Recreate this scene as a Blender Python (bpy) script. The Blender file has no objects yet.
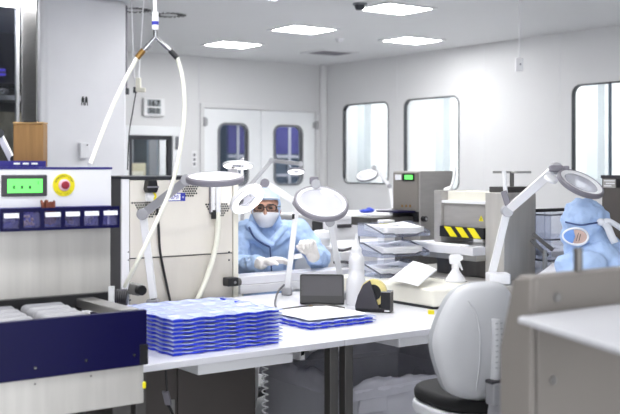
import bpy, bmesh, math, random
from mathutils import Vector, Matrix, noise
random.seed(7)
S = bpy.context.scene
COL = S.collection
PI = math.pi
R = math.radians

# ------------------------------------------------------------------ camera, world, exposure
CAMH = 1.42                      # camera height (m); world X runs along the door wall, Y along the window wall
FWD = Vector((.5868, .8098, 0)); RGT = Vector((.8098, -.5868, 0)); UP = Vector((0, 0, 1))
YAW = math.atan2(.8098, .5868) - PI / 2
cam_data = bpy.data.cameras.new('camera')
cam = bpy.data.objects.new('camera', cam_data); COL.objects.link(cam)
cam.location = (0, 0, CAMH); cam.rotation_euler = (PI / 2, 0, YAW)
cam_data.sensor_width = 36; cam_data.lens = 36 * 1000 / 620
cam_data.shift_y = -39 / 620
cam_data.clip_start = .05; cam_data.clip_end = 100
cam_data.dof.use_dof = True; cam_data.dof.focus_distance = 4.5; cam_data.dof.aperture_fstop = 3.6
S.camera = cam
W = bpy.data.worlds.new('world'); S.world = W; W.use_nodes = True
W.node_tree.nodes['Background'].inputs[0].default_value = (.93, .96, 1, 1)
W.node_tree.nodes['Background'].inputs[1].default_value = 2.2  # added front fill, entering by the open camera side
PANEL_STRENGTH = 17
CORRIDOR_STRENGTH = 9
S.view_settings.view_transform = 'Standard'; S.view_settings.look = 'None'
S.view_settings.gamma = 1; S.view_settings.exposure = 0.93
S.view_settings.use_curve_mapping = False
S.cycles.use_denoising = True
S.cycles.max_bounces = 8; S.cycles.diffuse_bounces = 4; S.cycles.transparent_max_bounces = 40
S.cycles.caustics_reflective = False; S.cycles.caustics_refractive = False
S.cycles.sample_clamp_indirect = 6

def at(px, py, D): return Vector((0, 0, CAMH)) + D * (FWD + RGT * ((px - 310) / 1000) + UP * ((168 - py) / 1000))
def onz(px, py, z): return at(px, py, (CAMH - z) * 1000 / (py - 168))

# ------------------------------------------------------------------ materials
def lin(c):
    return tuple((x / 12.92 if x <= .04045 else ((x + .055) / 1.055) ** 2.4) for x in (v / 255 for v in c)) + (1,)
MATS = {}
def mat(name, rgb, rough=.5, metal=0, var=.06, scale=6, bump=0, bscale=60, stretch=None, emit=0, coat=0, trans=0, tint=None, spec=.5, sss=0):
    m = bpy.data.materials.new(name); m.use_nodes = True; nt = m.node_tree; N = nt.nodes; L = nt.links
    b = N['Principled BSDF']; out = N['Material Output']
    tc = N.new('ShaderNodeTexCoord'); mp = N.new('ShaderNodeMapping'); L.new(tc.outputs['Object'], mp.inputs[0])
    if stretch: mp.inputs['Scale'].default_value = stretch
    nz = N.new('ShaderNodeTexNoise'); nz.inputs['Scale'].default_value = scale; nz.inputs['Detail'].default_value = 4
    L.new(mp.outputs[0], nz.inputs['Vector'])
    mr = N.new('ShaderNodeMapRange'); L.new(nz.outputs[0], mr.inputs[0])
    mr.inputs[1].default_value = .3; mr.inputs[2].default_value = .7
    mr.inputs[3].default_value = 1 - var; mr.inputs[4].default_value = 1 + var
    hs = N.new('ShaderNodeHueSaturation'); hs.inputs['Color'].default_value = lin(rgb); L.new(mr.outputs[0], hs.inputs['Value'])
    L.new(hs.outputs[0], b.inputs['Base Color'])
    b.inputs['Roughness'].default_value = rough; b.inputs['Metallic'].default_value = metal
    b.inputs['Specular IOR Level'].default_value = spec
    b.inputs['Coat Weight'].default_value = coat
    if sss: b.inputs['Subsurface Weight'].default_value = sss; b.inputs['Subsurface Radius'].default_value = (.01, .006, .004)
    if emit:
        b.inputs['Emission Color'].default_value = lin(rgb); b.inputs['Emission Strength'].default_value = emit
    if bump:
        n2 = N.new('ShaderNodeTexNoise'); n2.inputs['Scale'].default_value = bscale; n2.inputs['Detail'].default_value = 3
        L.new(mp.outputs[0], n2.inputs['Vector'])
        bp = N.new('ShaderNodeBump'); bp.inputs['Strength'].default_value = bump; bp.inputs['Distance'].default_value = .01
        L.new(n2.outputs[0], bp.inputs['Height']); L.new(bp.outputs[0], b.inputs['Normal'])
    if trans:
        tr = N.new('ShaderNodeBsdfTransparent'); tr.inputs[0].default_value = lin(tint or (255, 255, 255))
        mx = N.new('ShaderNodeMixShader'); mx.inputs[0].default_value = trans
        L.new(b.outputs[0], mx.inputs[1]); L.new(tr.outputs[0], mx.inputs[2]); L.new(mx.outputs[0], out.inputs['Surface'])
    MATS[name] = m
    return m

mat('wall_paint', (224, 224, 225), .45, var=.015, scale=1.5)
mat('ceiling_paint', (226, 227, 229), .5, var=.015, scale=1)
mat('floor_vinyl', (186, 186, 188), .35, var=.06, scale=4)
mat('dark_room', (120, 120, 122), .5, var=.1, scale=2)  # grey holds the shade of the unlit room behind the glass
mat('corridor_wall', (180, 182, 190), .5, var=.1, scale=2)
mat('bright_wall', (244, 245, 246), .5, var=.02, scale=2)
mat('door_white', (243, 245, 247), .35, var=.01)
mat('frame_grey', (120, 122, 128), .4, var=.03)
mat('frame_dark', (52, 54, 60), .4, var=.05)
mat('pillar_white', (228, 228, 232), .4, var=.015)
mat('steel', (176, 175, 173), .34, .9, var=.06, scale=5, stretch=(1, 1, 14), bump=.03, bscale=40)
mat('steel_brushed', (204, 201, 196), .4, .4, var=.07, scale=3, stretch=(9, 9, .8), bump=.02, bscale=40)
mat('steel_dark', (110, 108, 106), .4, .8, var=.1, scale=4, stretch=(8, 8, 1), bump=.02)
mat('steel_flat', (174, 171, 168), .45, .3, var=.05, scale=5, stretch=(2, 2, 8))
mat('steel_lower', (212, 207, 198), .38, .1, var=.05, scale=3, stretch=(4, 4, 1))
mat('steel_cream', (228, 223, 213), .4, .05, var=.03, scale=3, stretch=(4, 4, 1))
mat('taupe_panel', (138, 132, 126), .45, .2, var=.04, scale=3)
mat('taupe_dark', (92, 87, 84), .5, .2, var=.05, scale=3)
mat('grey_side', (102, 101, 104), .5, .1, var=.04)
mat('cream', (236, 233, 220), .4, var=.02)
mat('white_plastic', (238, 238, 240), .35, var=.012)
mat('white_lam', (226, 226, 232), .3, var=.01, scale=3)
mat('white_paper', (246, 246, 250), .7, var=.015, scale=10)
mat('chair_shell', (212, 213, 216), .35, var=.012)
mat('shelf_white', (204, 204, 208), .4, var=.01)
mat('roll_grey', (158, 158, 162), .4, var=.03)
mat('chair_trim', (176, 178, 182), .35, var=.02)
mat('black_plastic', (26, 26, 29), .4, var=.12, scale=12)
mat('black_soft', (16, 16, 18), .8, var=.15, scale=40, bump=.1, bscale=200)
mat('charcoal', (62, 60, 66), .38, var=.06)
mat('rim_grey', (126, 123, 132), .4, var=.03)
mat('arm_grey', (168, 168, 172), .35, .2, var=.03)
mat('navy', (3, 1, 58), .4, var=.08, scale=3, spec=.25)
mat('navy_trim', (34, 28, 122), .35, var=.08)
mat('yellow', (236, 222, 20), .45, var=.03)
mat('red', (150, 30, 52), .35, var=.06)
mat('pink_white', (232, 190, 206), .4, var=.03)
mat('lcd_green', (104, 240, 104), .3, var=.02, emit=.5)
mat('lcd_grey', (150, 156, 160), .3, var=.03)
mat('ink', (30, 34, 36), .6, var=.02)
mat('ink_blue', (54, 62, 170), .6, var=.02)
mat('blue_grey_pale', (204, 210, 214), .5, var=.03)
mat('violet', (92, 90, 160), .5, var=.1)
mat('wood', (150, 112, 62), .55, var=.14, scale=5, stretch=(14, 14, 1.2), bump=.03)
mat('wood_edge', (184, 148, 96), .55, var=.1, scale=6)
mat('light_panel', (255, 255, 255), .5, var=0, emit=PANEL_STRENGTH)
mat('corridor_light', (255, 255, 255), .5, var=0, emit=CORRIDOR_STRENGTH)
mat('lamp_glow', (255, 255, 255), .5, var=0, emit=2.2)
mat('blue_glow', (90, 80, 200), .5, var=0, emit=1.2)
mat('hose', (240, 240, 226), .4, var=.02)
mat('brass', (150, 116, 66), .35, .8, var=.1)
mat('chrome', (190, 190, 192), .18, 1, var=.03)
mat('blue_sheet', (212, 223, 253), .25, var=.04, trans=.25, tint=(160, 182, 255), coat=.3)
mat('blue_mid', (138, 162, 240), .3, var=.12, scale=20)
mat('blue_wall', (44, 68, 225), .3, var=.2, scale=30, trans=.2, tint=(70, 90, 235))
mat('clear_tray', (220, 224, 238), .12, var=.03, trans=.84, tint=(243, 245, 250))
mat('clear_edge', (92, 94, 106), .25, var=.05)
mat('bin_clear', (150, 148, 190), .2, var=.05, trans=.82, tint=(225, 225, 245))
mat('glass', (120, 122, 124), .05, var=0, trans=.88, tint=(250, 252, 252))
mat('glass_tint', (40, 42, 48), .06, var=0, trans=.75, tint=(225, 228, 234))
mat('lens', (240, 240, 246), .04, var=.02, trans=.62, tint=(250, 250, 254))
mat('bag_grey', (222, 221, 230), .2, var=.1, scale=7, trans=.4, tint=(225, 225, 232), bump=.8, bscale=16, coat=.4)
mat('tub_grey', (214, 214, 222), .35, var=.05, trans=.25, tint=(170, 170, 180))
mat('bottle', (244, 244, 247), .35, var=.01, trans=.12, tint=(250, 250, 255), sss=.0)
mat('gown', (178, 203, 240), .8, var=.05, scale=9, bump=.8, bscale=18)
mat('gown_seam', (60, 78, 128), .8, var=.05)
mat('cap_blue', (186, 207, 238), .75, var=.05, scale=12, bump=.25, bscale=22)
mat('piping', (236, 239, 246), .6, var=.02)
mat('mask_white', (238, 238, 244), .8, var=.02, bump=.1, bscale=50)
mat('mask_blue', (120, 160, 226), .8, var=.05)
mat('skin', (196, 150, 128), .5, var=.06, scale=15, sss=.1)
mat('cheek_skin', (226, 196, 184), .5, var=.06, scale=15)
mat('hair', (44, 34, 30), .6, var=.1)
mat('glove', (240, 236, 232), .5, var=.03, scale=20, bump=.2, bscale=50)
mat('glasses', (28, 24, 24), .3, var=.05)
mat('tape', (238, 222, 150), .4, var=.04)
mat('brown_rubber', (120, 62, 44), .6, var=.25, scale=60)
mat('tan_parts', (176, 142, 104), .6, var=.25, scale=50)
mat('grey_parts', (170, 168, 166), .5, var=.3, scale=50)
mat('mixed_parts', (110, 84, 72), .6, var=.3, scale=50)
mat('blue_cloth', (40, 70, 200), .5, var=.1)
mat('beige', (206, 198, 170), .6, var=.03)
mat('blue_grey', (96, 112, 128), .5, var=.06)

# ------------------------------------------------------------------ object helpers
ROOT = {}
def thing(name, label, cat, loc=(0, 0, 0), rotz=0, group=None):
    o = bpy.data.objects.new(name, None); COL.objects.link(o); o.empty_display_size = .05
    o.location = loc; o.rotation_euler = (0, 0, rotz); o['label'] = label; o['category'] = cat
    if group: o['group'] = group
    ROOT[o] = Matrix.Translation(Vector(loc)) @ Matrix.Rotation(rotz, 4, 'Z')
    return o
def rootmat(o):
    while o is not None and o not in ROOT: o = o.parent
    return ROOT.get(o, Matrix.Identity(4))
def tag(o, label, cat, group=None, kind=None):
    o['label'] = label; o['category'] = cat
    if group: o['group'] = group
    if kind: o['kind'] = kind
    return o
def copy_tree(o, parent=None):
    c = o.copy(); COL.objects.link(c); c.parent = parent
    if o in ROOT: ROOT[c] = ROOT[o].copy()
    for ch in list(o.children): copy_tree(ch, c)
    return c

def spline(pts, n=8, closed=False):
    pts = [Vector(p) for p in pts]
    if len(pts) < 3: return pts
    out = []; m = len(pts); rng = m if closed else m - 1
    for i in range(rng):
        if closed: p0, p1, p2, p3 = pts[i - 1], pts[i], pts[(i + 1) % m], pts[(i + 2) % m]
        else: p0, p1, p2, p3 = pts[max(i - 1, 0)], pts[i], pts[i + 1], pts[min(i + 2, m - 1)]
        for k in range(n):
            t = k / n
            out.append(.5 * ((2 * p1) + (p2 - p0) * t + (2 * p0 - 5 * p1 + 4 * p2 - p3) * t * t + (3 * p1 - p0 - 3 * p2 + p3) * t ** 3))
    if not closed: out.append(pts[-1])
    return out
def basis(n):
    n = Vector(n).normalized()
    a = Vector((0, 0, 1)) if abs(n.z) < .9 else Vector((1, 0, 0))
    x = a.cross(n).normalized(); y = n.cross(x)
    return x, y, n
def rrect(w, h, r, n=5, cx=0, cy=0):
    pts = []
    for sx, sy, a0 in ((1, 1, 0), (-1, 1, 90), (-1, -1, 180), (1, -1, 270)):
        for k in range(n + 1):
            a = R(a0 + 90 * k / n)
            pts.append((cx + sx * (w / 2 - r) + r * math.cos(a), cy + sy * (h / 2 - r) + r * math.sin(a)))
    return pts

class MB:
    """collects shapes for ONE mesh object"""
    def __init__(s): s.bm = bmesh.new()
    def _hull(s, vs, M=None): pass
    def box(s, lo, hi, rot=None, piv=None):
        lo = Vector(lo); hi = Vector(hi)
        co = [Vector((x, y, z)) for z in (lo.z, hi.z) for y in (lo.y, hi.y) for x in (lo.x, hi.x)]
        if rot is not None:
            c = Vector(piv) if piv is not None else (lo + hi) / 2
            co = [c + rot @ (p - c) for p in co]
        v = [s.bm.verts.new(p) for p in co]
        for f in ((0, 2, 3, 1), (4, 5, 7, 6), (0, 1, 5, 4), (2, 6, 7, 3), (0, 4, 6, 2), (1, 3, 7, 5)):
            s.bm.faces.new([v[i] for i in f])
        return s
    def obox(s, c, ax, ay, az):
        """box from centre and three half-axis vectors"""
        c, ax, ay, az = map(Vector, (c, ax, ay, az))
        v = [s.bm.verts.new(c + ax * i + ay * j + az * k) for k in (-1, 1) for j in (-1, 1) for i in (-1, 1)]
        for f in ((0, 2, 3, 1), (4, 5, 7, 6), (0, 1, 5, 4), (2, 6, 7, 3), (0, 4, 6, 2), (1, 3, 7, 5)):
            s.bm.faces.new([v[i] for i in f])
        return s
    def beam(s, p0, p1, w, h, side=None):
        p0 = Vector(p0); p1 = Vector(p1); d = p1 - p0
        n = d.normalized()
        a = Vector(side) if side is not None else (Vector((0, 0, 1)) if abs(n.z) < .9 else FWD)
        x = a.cross(n).normalized(); y = n.cross(x)
        return s.obox((p0 + p1) / 2, x * w / 2, y * h / 2, d / 2)
    def rings(s, rings, cap0=True, cap1=True, closed=False):
        vs = [[s.bm.verts.new(p) for p in r] for r in rings]
        n = len(vs[0]); m = len(vs)
        for i in range(m if closed else m - 1):
            a = vs[i]; b = vs[(i + 1) % m]
            for k in range(n):
                s.bm.faces.new((a[k], a[(k + 1) % n], b[(k + 1) % n], b[k]))
        if not closed:
            if cap0: s.bm.faces.new(vs[0][::-1])
            if cap1: s.bm.faces.new(vs[-1])
        return s
    def tube(s, pts, r, n=10, closed=False):
        pts = [Vector(p) for p in pts]; m = len(pts)
        rad = r if isinstance(r, (list, tuple)) else [r] * m
        rings = []; px = None
        for i, p in enumerate(pts):
            if closed: d = pts[(i + 1) % m] - pts[i - 1]
            else: d = pts[min(i + 1, m - 1)] - pts[max(i - 1, 0)]
            d.normalize()
            if px is None: x, y, _ = basis(d)
            else:
                x = (px - d * px.dot(d)).normalized(); y = d.cross(x)
            px = x
            rings.append([p + (x * math.cos(2 * PI * k / n) + y * math.sin(2 * PI * k / n)) * rad[i] for k in range(n)])
        return s.rings(rings, closed=closed)
    def cyl(s, p0, p1, r0, r1=None, n=20):
        return s.tube([p0, p1], [r0, r0 if r1 is None else r1], n)
    def lathe(s, prof, o=(0, 0, 0), axis=(0, 0, 1), n=32, closed=False):
        """prof: list of (radius, height); closed: the profile is a loop"""
        o = Vector(o); x, y, z = basis(axis)
        rings = [[o + z * h + (x * math.cos(2 * PI * k / n) + y * math.sin(2 * PI * k / n)) * max(r, 1e-5) for k in range(n)] for r, h in prof]
        return s.rings(rings, closed=closed)
    def prism(s, poly, o, ax, ay, az):
        """extrude a 2D outline: point = o + ax*u + ay*v, by vector az"""
        o, ax, ay, az = map(Vector, (o, ax, ay, az))
        return s.rings([[o + ax * u + ay * v for u, v in poly], [o + ax * u + ay * v + az for u, v in poly]])
    def ell(s, c, r, rot=None, seg=20, rin=12):
        c = Vector(c); rr = r if isinstance(r, (tuple, list)) else (r, r, r)
        rings = []
        for i in range(1, rin):
            t = PI * i / rin
            ring = []
            for k in range(seg):
                a = 2 * PI * k / seg
                p = Vector((rr[0] * math.sin(t) * math.cos(a), rr[1] * math.sin(t) * math.sin(a), -rr[2] * math.cos(t)))
                if rot is not None: p = rot @ p
                ring.append(c + p)
            rings.append(ring)
        return s.rings(rings)
    def cap(s, p0, r0, p1, r1=None, n=12):
        """tapered capsule"""
        r1 = r0 if r1 is None else r1
        p0 = Vector(p0); p1 = Vector(p1); d = p1 - p0; L = d.length
        prof = [(r0 * math.cos(R(a)), r0 * math.sin(R(a))) for a in (-80, -50, -20)] + [(r0, 0), (r1, L)] + [(r1 * math.cos(R(a)), L + r1 * math.sin(R(a))) for a in (20, 50, 80)]
        return s.lathe(prof, p0, d, n)
    def ring_frame(s, outer, inner, o, ax, ay, az):
        """frame between two outlines of equal point count, extruded by az"""
        o, ax, ay, az = map(Vector, (o, ax, ay, az))
        P = lambda q, k: o + ax * q[0] + ay * q[1] + az * k
        loops = [[P(q, 0) for q in outer], [P(q, 1) for q in outer], [P(q, 1) for q in inner], [P(q, 0) for q in inner]]
        return s.rings(loops, closed=True)
    def plate(s, outer, holes, o, ax, ay, az):
        """flat plate with cut-outs, thickness az"""
        o, ax, ay, az = map(Vector, (o, ax, ay, az))
        b = bmesh.new()
        for loop in [outer] + holes:
            vs = [b.verts.new((u, v, 0)) for u, v in loop]
            for i in range(len(vs)): b.edges.new((vs[i], vs[(i + 1) % len(vs)]))
        bmesh.ops.triangle_fill(b, edges=b.edges[:], use_beauty=True)
        bmesh.ops.recalc_face_normals(b, faces=b.faces[:])
        g = bmesh.ops.extrude_face_region(b, geom=b.faces[:])
        up = {v for v in g['geom'] if isinstance(v, bmesh.types.BMVert)}
        mp = {}
        for v in b.verts: mp[v] = s.bm.verts.new(o + ax * v.co.x + ay * v.co.y + (az if v in up else Vector()))
        for f in b.faces: s.bm.faces.new([mp[v] for v in f.verts])
        b.free(); return s
    def grid(s, fn, nu, nv, thick=None):
        vs = [[s.bm.verts.new(fn(i / nu, j / nv)) for i in range(nu + 1)] for j in range(nv + 1)]
        for j in range(nv):
            for i in range(nu):
                s.bm.faces.new((vs[j][i], vs[j][i + 1], vs[j + 1][i + 1], vs[j + 1][i]))
        return s
    def text(s, body, size, o, ax, ay, depth=.0006, center=True, shear=0, bold=0):
        cu = bpy.data.curves.new('t', 'FONT'); cu.body = body; cu.size = size; cu.resolution_u = 2; cu.shear = shear; cu.offset = bold
        cu.extrude = depth / 2
        if center: cu.align_x = 'CENTER'; cu.align_y = 'CENTER'
        t = bpy.data.objects.new('t', cu); COL.objects.link(t)
        me = bpy.data.meshes.new_from_object(t.evaluated_get(bpy.context.evaluated_depsgraph_get()))
        bpy.data.objects.remove(t)
        ax = Vector(ax).normalized(); ay = Vector(ay).normalized(); az = ax.cross(ay); o = Vector(o)
        vs = [s.bm.verts.new(o + ax * v.co.x + ay * v.co.y + az * v.co.z) for v in me.vertices]
        for p in me.polygons:
            try: s.bm.faces.new([vs[i] for i in p.vertices])
            except ValueError: pass
        bpy.data.meshes.remove(me); return s
    def build(s, name, m, parent=None, bevel=0, smooth=False, world=True, mods=(), seg=2, solid=0):
        bmesh.ops.recalc_face_normals(s.bm, faces=s.bm.faces[:])
        if parent is not None and world: s.bm.transform(rootmat(parent).inverted())
        me = bpy.data.meshes.new(name); s.bm.to_mesh(me); s.bm.free()
        o = bpy.data.objects.new(name, me); COL.objects.link(o)
        me.materials.append(MATS[m])
        if parent is not None: o.parent = parent
        if smooth:
            for p in me.polygons: p.use_smooth = True
            if smooth != 'all':
                me.set_sharp_from_angle(angle=R(38))
        if solid:
            k = o.modifiers.new('solid', 'SOLIDIFY'); k.thickness = solid; k.offset = 0
        if bevel:
            k = o.modifiers.new('bevel', 'BEVEL'); k.width = bevel; k.segments = seg; k.limit_method = 'ANGLE'; k.angle_limit = R(40)
            for p in me.polygons: p.use_smooth = True
            me.set_sharp_from_angle(angle=R(30))
            k.harden_normals = True
        for md in mods:
            if md[0] == 'remesh':
                k = o.modifiers.new('remesh', 'REMESH'); k.mode = 'VOXEL'; k.voxel_size = md[1]; k.use_smooth_shade = True
            elif md[0] == 'smooth':
                k = o.modifiers.new('smooth', 'SMOOTH'); k.factor = .5; k.iterations = md[1]
            elif md[0] == 'fold':
                tx = bpy.data.textures.new('fold', 'CLOUDS'); tx.noise_scale = md[2]
                k = o.modifiers.new('fold', 'DISPLACE'); k.texture = tx; k.strength = md[1]; k.mid_level = .5; k.texture_coords = 'LOCAL'
            elif md[0] == 'subsurf':
                k = o.modifiers.new('subsurf', 'SUBSURF'); k.levels = md[1]; k.render_levels = md[1]
        return o
def struct(name, mb, m, parent=None, **k):
    o = mb.build(name, m, parent, **k)
    if parent is None: o['kind'] = 'structure'
    return o
X, Y, Z = Vector((1, 0, 0)), Vector((0, 1, 0)), Vector((0, 0, 1))

# ================================================================== THE ROOM
CE = 2.65; BY = 9.65; RX = 7.2
struct('floor', MB().box((-2.5, -2.5, -.1), (9.4, 13.2, 0)), 'floor_vinyl')
struct('ceiling', MB().box((-2.5, -2.5, CE), (9.4, 13.2, CE + .1)), 'ceiling_paint')
struct('wall_left', MB().box((-2.6, -2.5, 0), (-2.5, 13.2, CE)), 'wall_paint')

struct('wall_light_block', MB().box((2.6, -2.6, 0), (9.4, -2.5, CE)), 'wall_paint')  # unseen part wall behind the camera, added to darken the right side
# door wall: opening for the double door and for the pass-through window
def bx(px): # X on the door wall for a pixel column
    u = (px - 310) / 1000; D = BY / (.8098 - .5868 * u); return D * (.5868 + .8098 * u)
def bz(px, py):
    u = (px - 310) / 1000; D = BY / (.8098 - .5868 * u); return CAMH + D * (168 - py) / 1000
dx0, dx1, dz = bx(203.5), bx(315.5), bz(203, 107.5)
hx0, hx1, hz0, hz1 = bx(128), bx(171.5), .95, bz(150, 135.5)
def rect(a, b, c, d): return [(a, c), (b, c), (b, d), (a, d)]
struct('wall_back', MB().plate(rect(-2.5, RX + .12, 0, CE), [rect(dx0, dx1, .004, dz), rect(hx0, hx1, hz0, hz1)], (0, BY, 0), X, Z, Y * .12), 'wall_paint')
for i, px in enumerate((112, 199, 322)):
    struct('trim_%d' % (i + 1), MB().box((bx(px) - .004, BY - .004, 0), (bx(px) + .004, BY, CE)), 'pillar_white') if px == 199 else None
struct('trim_1', MB().box((dx0 - .05, BY - .025, dz + .0), (dx1 + .05, BY, dz + .045)).box((dx0 - .05, BY - .025, 0), (dx0, BY, dz)).box((dx1, BY - .025, 0), (dx1 + .05, BY, dz)), 'wall_paint', bevel=.004)
# rounded coving posts in the far corner
struct('trim_4', MB().cyl((RX - .03, BY - .03, 0), (RX - .03, BY - .03, CE), .05, n=16), 'wall_paint', smooth=True)
def door_leaf(n, x0, x1, wx0, wx1, wz1):
    wz0 = 1.24
    hole = rrect(wx1 - wx0, wz1 - wz0, .075, 6, (wx0 + wx1) / 2, (wz0 + wz1) / 2)
    d = MB().plate(rect(x0 + .006, x1 - .006, .01, dz - .008), [hole], (0, BY + .01, 0), X, Z, Y * .05)
    o = struct('door_%d' % n, d, 'door_white')
    out = rrect(wx1 - wx0 + .05, wz1 - wz0 + .05, .1, 6, (wx0 + wx1) / 2, (wz0 + wz1) / 2)
    MB().ring_frame(out, hole, (0, BY - .002, 0), X, Z, Y * .03).build('window_frame', 'frame_grey', o)
    MB().plate(hole, [], (0, BY + .03, 0), X, Z, Y * .006).build('glass', 'glass_tint', o)
    return o
dm = bx(261.5)
d1 = door_leaf(1, dx0, dm, bx(220), bx(247), bz(233, 125))
d2 = door_leaf(2, dm, dx1, bx(275.5), bx(301.5), bz(288, 127))
for o, hxp in ((d1, dx0 + .0), (d2, dx1 - .0)):
    for zz in (1.93, .5):
        MB().cyl((hxp, BY - .03, zz - .05), (hxp, BY - .03, zz + .05), .02, n=12).box((hxp - .045, BY - .014, zz - .035), (hxp + .045, BY - .008, zz + .035)).build('hinge', 'arm_grey', o, smooth=True)
# pass-through window
wn = struct('window_1', MB().ring_frame(rect(hx0 - .1, hx1 + .1, hz0 - .1, hz1 + .1), rect(hx0, hx1, hz0, hz1), (0, BY - .03, 0), X, Z, Y * .03), 'door_white', bevel=.006)
MB().ring_frame(rect(hx0, hx1, hz0, hz1), rect(hx0 + .045, hx1 - .045, hz0 + .045, hz1 - .045), (0, BY - .005, 0), X, Z, Y * .05).build('window_frame', 'frame_dark', wn)
MB().box((hx0 + .04, BY + .02, hz0 + .04), (hx1 - .04, BY + .026, hz1 - .04)).build('glass', 'glass', wn)
MB().box((hx1 + .03, BY - .05, 1.62), (hx1 + .06, BY - .03, 1.76)).build('hinge', 'frame_grey', wn)

# window wall
def ry(px): u = (px - 310) / 1000; D = RX / (.5868 + .8098 * u); return D * (.8098 - .5868 * u)
def rz(px, py): u = (px - 310) / 1000; D = RX / (.5868 + .8098 * u); return CAMH + D * (168 - py) / 1000
wins = []
for px0, px1, y1, y0 in ((343.5, 388.5, 103.5, 183.5), (404.5, 459, 98, 189)):
    wins.append((ry(px1), ry(px0), rz(px0, y0 - .6 if px0 < 400 else y0), rz((px0 + px1) / 2, y1)))
wins.append((ry(572.5) - 1.35, ry(572.5), 1.2, rz(580, 85)))
holes = [rrect(b - a, d - c, .085, 6, (a + b) / 2, (c + d) / 2) for a, b, c, d in wins]
struct('wall_right', MB().plate(rect(-2.5, BY + .12, 0, CE), holes, (RX, 0, 0), Y, Z, X * .05), 'wall_paint')
for i, (a, b, c, d) in enumerate(wins):
    cx, cz = (a + b) / 2, (c + d) / 2
    o = struct('window_%d' % (i + 2), MB().ring_frame(rrect(b - a + .012, d - c + .012, .09, 6, cx, cz), rrect(b - a - .014, d - c - .014, .078, 6, cx, cz), (RX - .006, 0, 0), Y, Z, X * .04), 'frame_dark')
    MB().plate(rrect(b - a - .01, d - c - .01, .08, 6, cx, cz), [], (RX + .012, 0, 0), Y, Z, X * .006).build('glass', 'glass', o)
    if i == 2:
        MB().box((RX + .0, ry(609) - .008, c), (RX + .03, ry(609) + .008, d)).build('mullion', 'blue_grey', o)
for k, px in enumerate((397, 484, 560)):
    struct('trim_%d' % (k + 5), MB().box((RX - .002, ry(px) - .003, 0), (RX, ry(px) + .003, CE)), 'ceiling_paint')
# bright corridor beyond the window wall
struct('wall_corridor', MB().box((9.2, -2.5, 0), (9.3, 13.2, CE)), 'bright_wall')
for k in range(12):
    struct('trim_%d' % (k + 10), MB().box((9.08, 3.0 + k * .82, 0), (9.2, 3.16 + k * .82, CE)), 'blue_grey_pale')
for k, y in enumerate((5.2, 7.2, 9.2, 11.2)):
    o = MB().box((7.9, y - .6, CE - .03), (8.5, y + .6, CE - .001)).build('corridor_light', 'corridor_light')
    tag(o, 'bright ceiling light of the corridor seen through the window wall', 'light', 'corridor ceiling lights')
# dim corridor beyond the door wall
struct('wall_far', MB().box((-2.5, 12.6, 0), (9.2, 12.7, CE)), 'corridor_wall')
struct('wall_far_left', MB().box((-2.5, BY + .12, 0), (-2.4, 12.6, CE)), 'corridor_wall')
t = thing('storage_cabinet', 'beige cabinet behind the pass-through window glass', 'cabinet', (5.5, 11.5, 0))
def oyX(px, Yw): u = (px - 310) / 1000; D = Yw / (.8098 - .5868 * u); return D * (.5868 + .8098 * u)
def oy(px, py, Yw): u = (px - 310) / 1000; D = Yw / (.8098 - .5868 * u); return at(px, py, D)
xa, xb = oyX(120, 11.2), oyX(146, 11.2)
MB().box((xa, 11.2, 0), (xb, 11.7, 1.48)).build('body', 'beige', t, bevel=.01)
MB().box((xa + .04, 11.185, .1), (xb - .04, 11.2, 1.38)).build('door', 'cream', t)
xa, xb = oyX(147, 11.4), oyX(158, 11.4)
t = thing('equipment_rack', 'blue grey equipment column standing behind the pass-through window', 'rack', ((xa + xb) / 2, 11.6, 0))
MB().box((xa, 11.4, 0), (xb, 11.8, 2.2)).build('body', 'blue_grey', t, bevel=.01)
MB().box((xa + .02, 11.385, 1.2), (xb - .02, 11.4, 2.1)).build('front_panel', 'frame_grey', t)
xa, xb = oyX(159, 11.9), oyX(169, 11.9)
t = thing('white_board', 'white board beyond the pass-through window glass', 'board', ((xa + xb) / 2, 11.9, 0))
MB().box((xa, 11.88, 1.12), (xb, 11.92, 2.2)).build('board', 'white_plastic', t)
MB().box((xa + .1, 11.9, 0), (xa + .15, 11.92, 1.12)).build('stand', 'frame_grey', t)
for pa, pb, lab in ((226, 248, 'dark cabinet with blue panel behind the left door window'), (274, 303, 'dark cabinet with blue panel behind the right door window')):
    xa, xb = oyX(pa, 11.5), oyX(pb, 11.5); x = (xa + xb) / 2
    t = thing('storage_cabinet', lab, 'cabinet', (x, 11.7, 0))
    MB().box((xa, 11.5, 0), (xb, 12.0, 2.3)).build('body', 'blue_grey', t, bevel=.01)
    MB().box((xa + .02, 11.48, 1.62), (xb - .02, 11.5, 2.1)).build('header_panel', 'violet', t)
    MB().box((x - .02, 11.47, .2), (x + .02, 11.5, 2.2)).build('door_strip', 'white_plastic', t)
    MB().box((xa + .03, 11.48, 1.56), (xb - .03, 11.5, 1.6)).box((xa + .03, 11.48, 1.3), (xb - .03, 11.5, 1.34)).build('shelf_edge', 'pillar_white', t)
o = MB().box((5.6, 10.6, CE - .03), (6.2, 11.1, CE - .001)).build('corridor_light', 'light_panel')  # unseen lamp, added to lighten what shows through the door glass
tag(o, 'unseen ceiling light added to brighten the corridor behind the double door', 'light')

# pillar with a steel-clad side
PY = 6.78
px0_, px1_ = oyX(40.5, PY), oyX(127, PY)
pl = struct('pillar', MB().prism([(px0_ + .04, PY), (px1_, PY), (px1_, PY + .4), (px0_, PY + .4), (px0_, PY + .04)], (0, 0, 0), X, Y, Z * CE), 'pillar_white', bevel=.03)
PE = PY + .36
MB().box((px0_ - .008, PY + .06, 0), (px0_, PE, CE)).build('steel_cladding', 'steel', pl)
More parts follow.
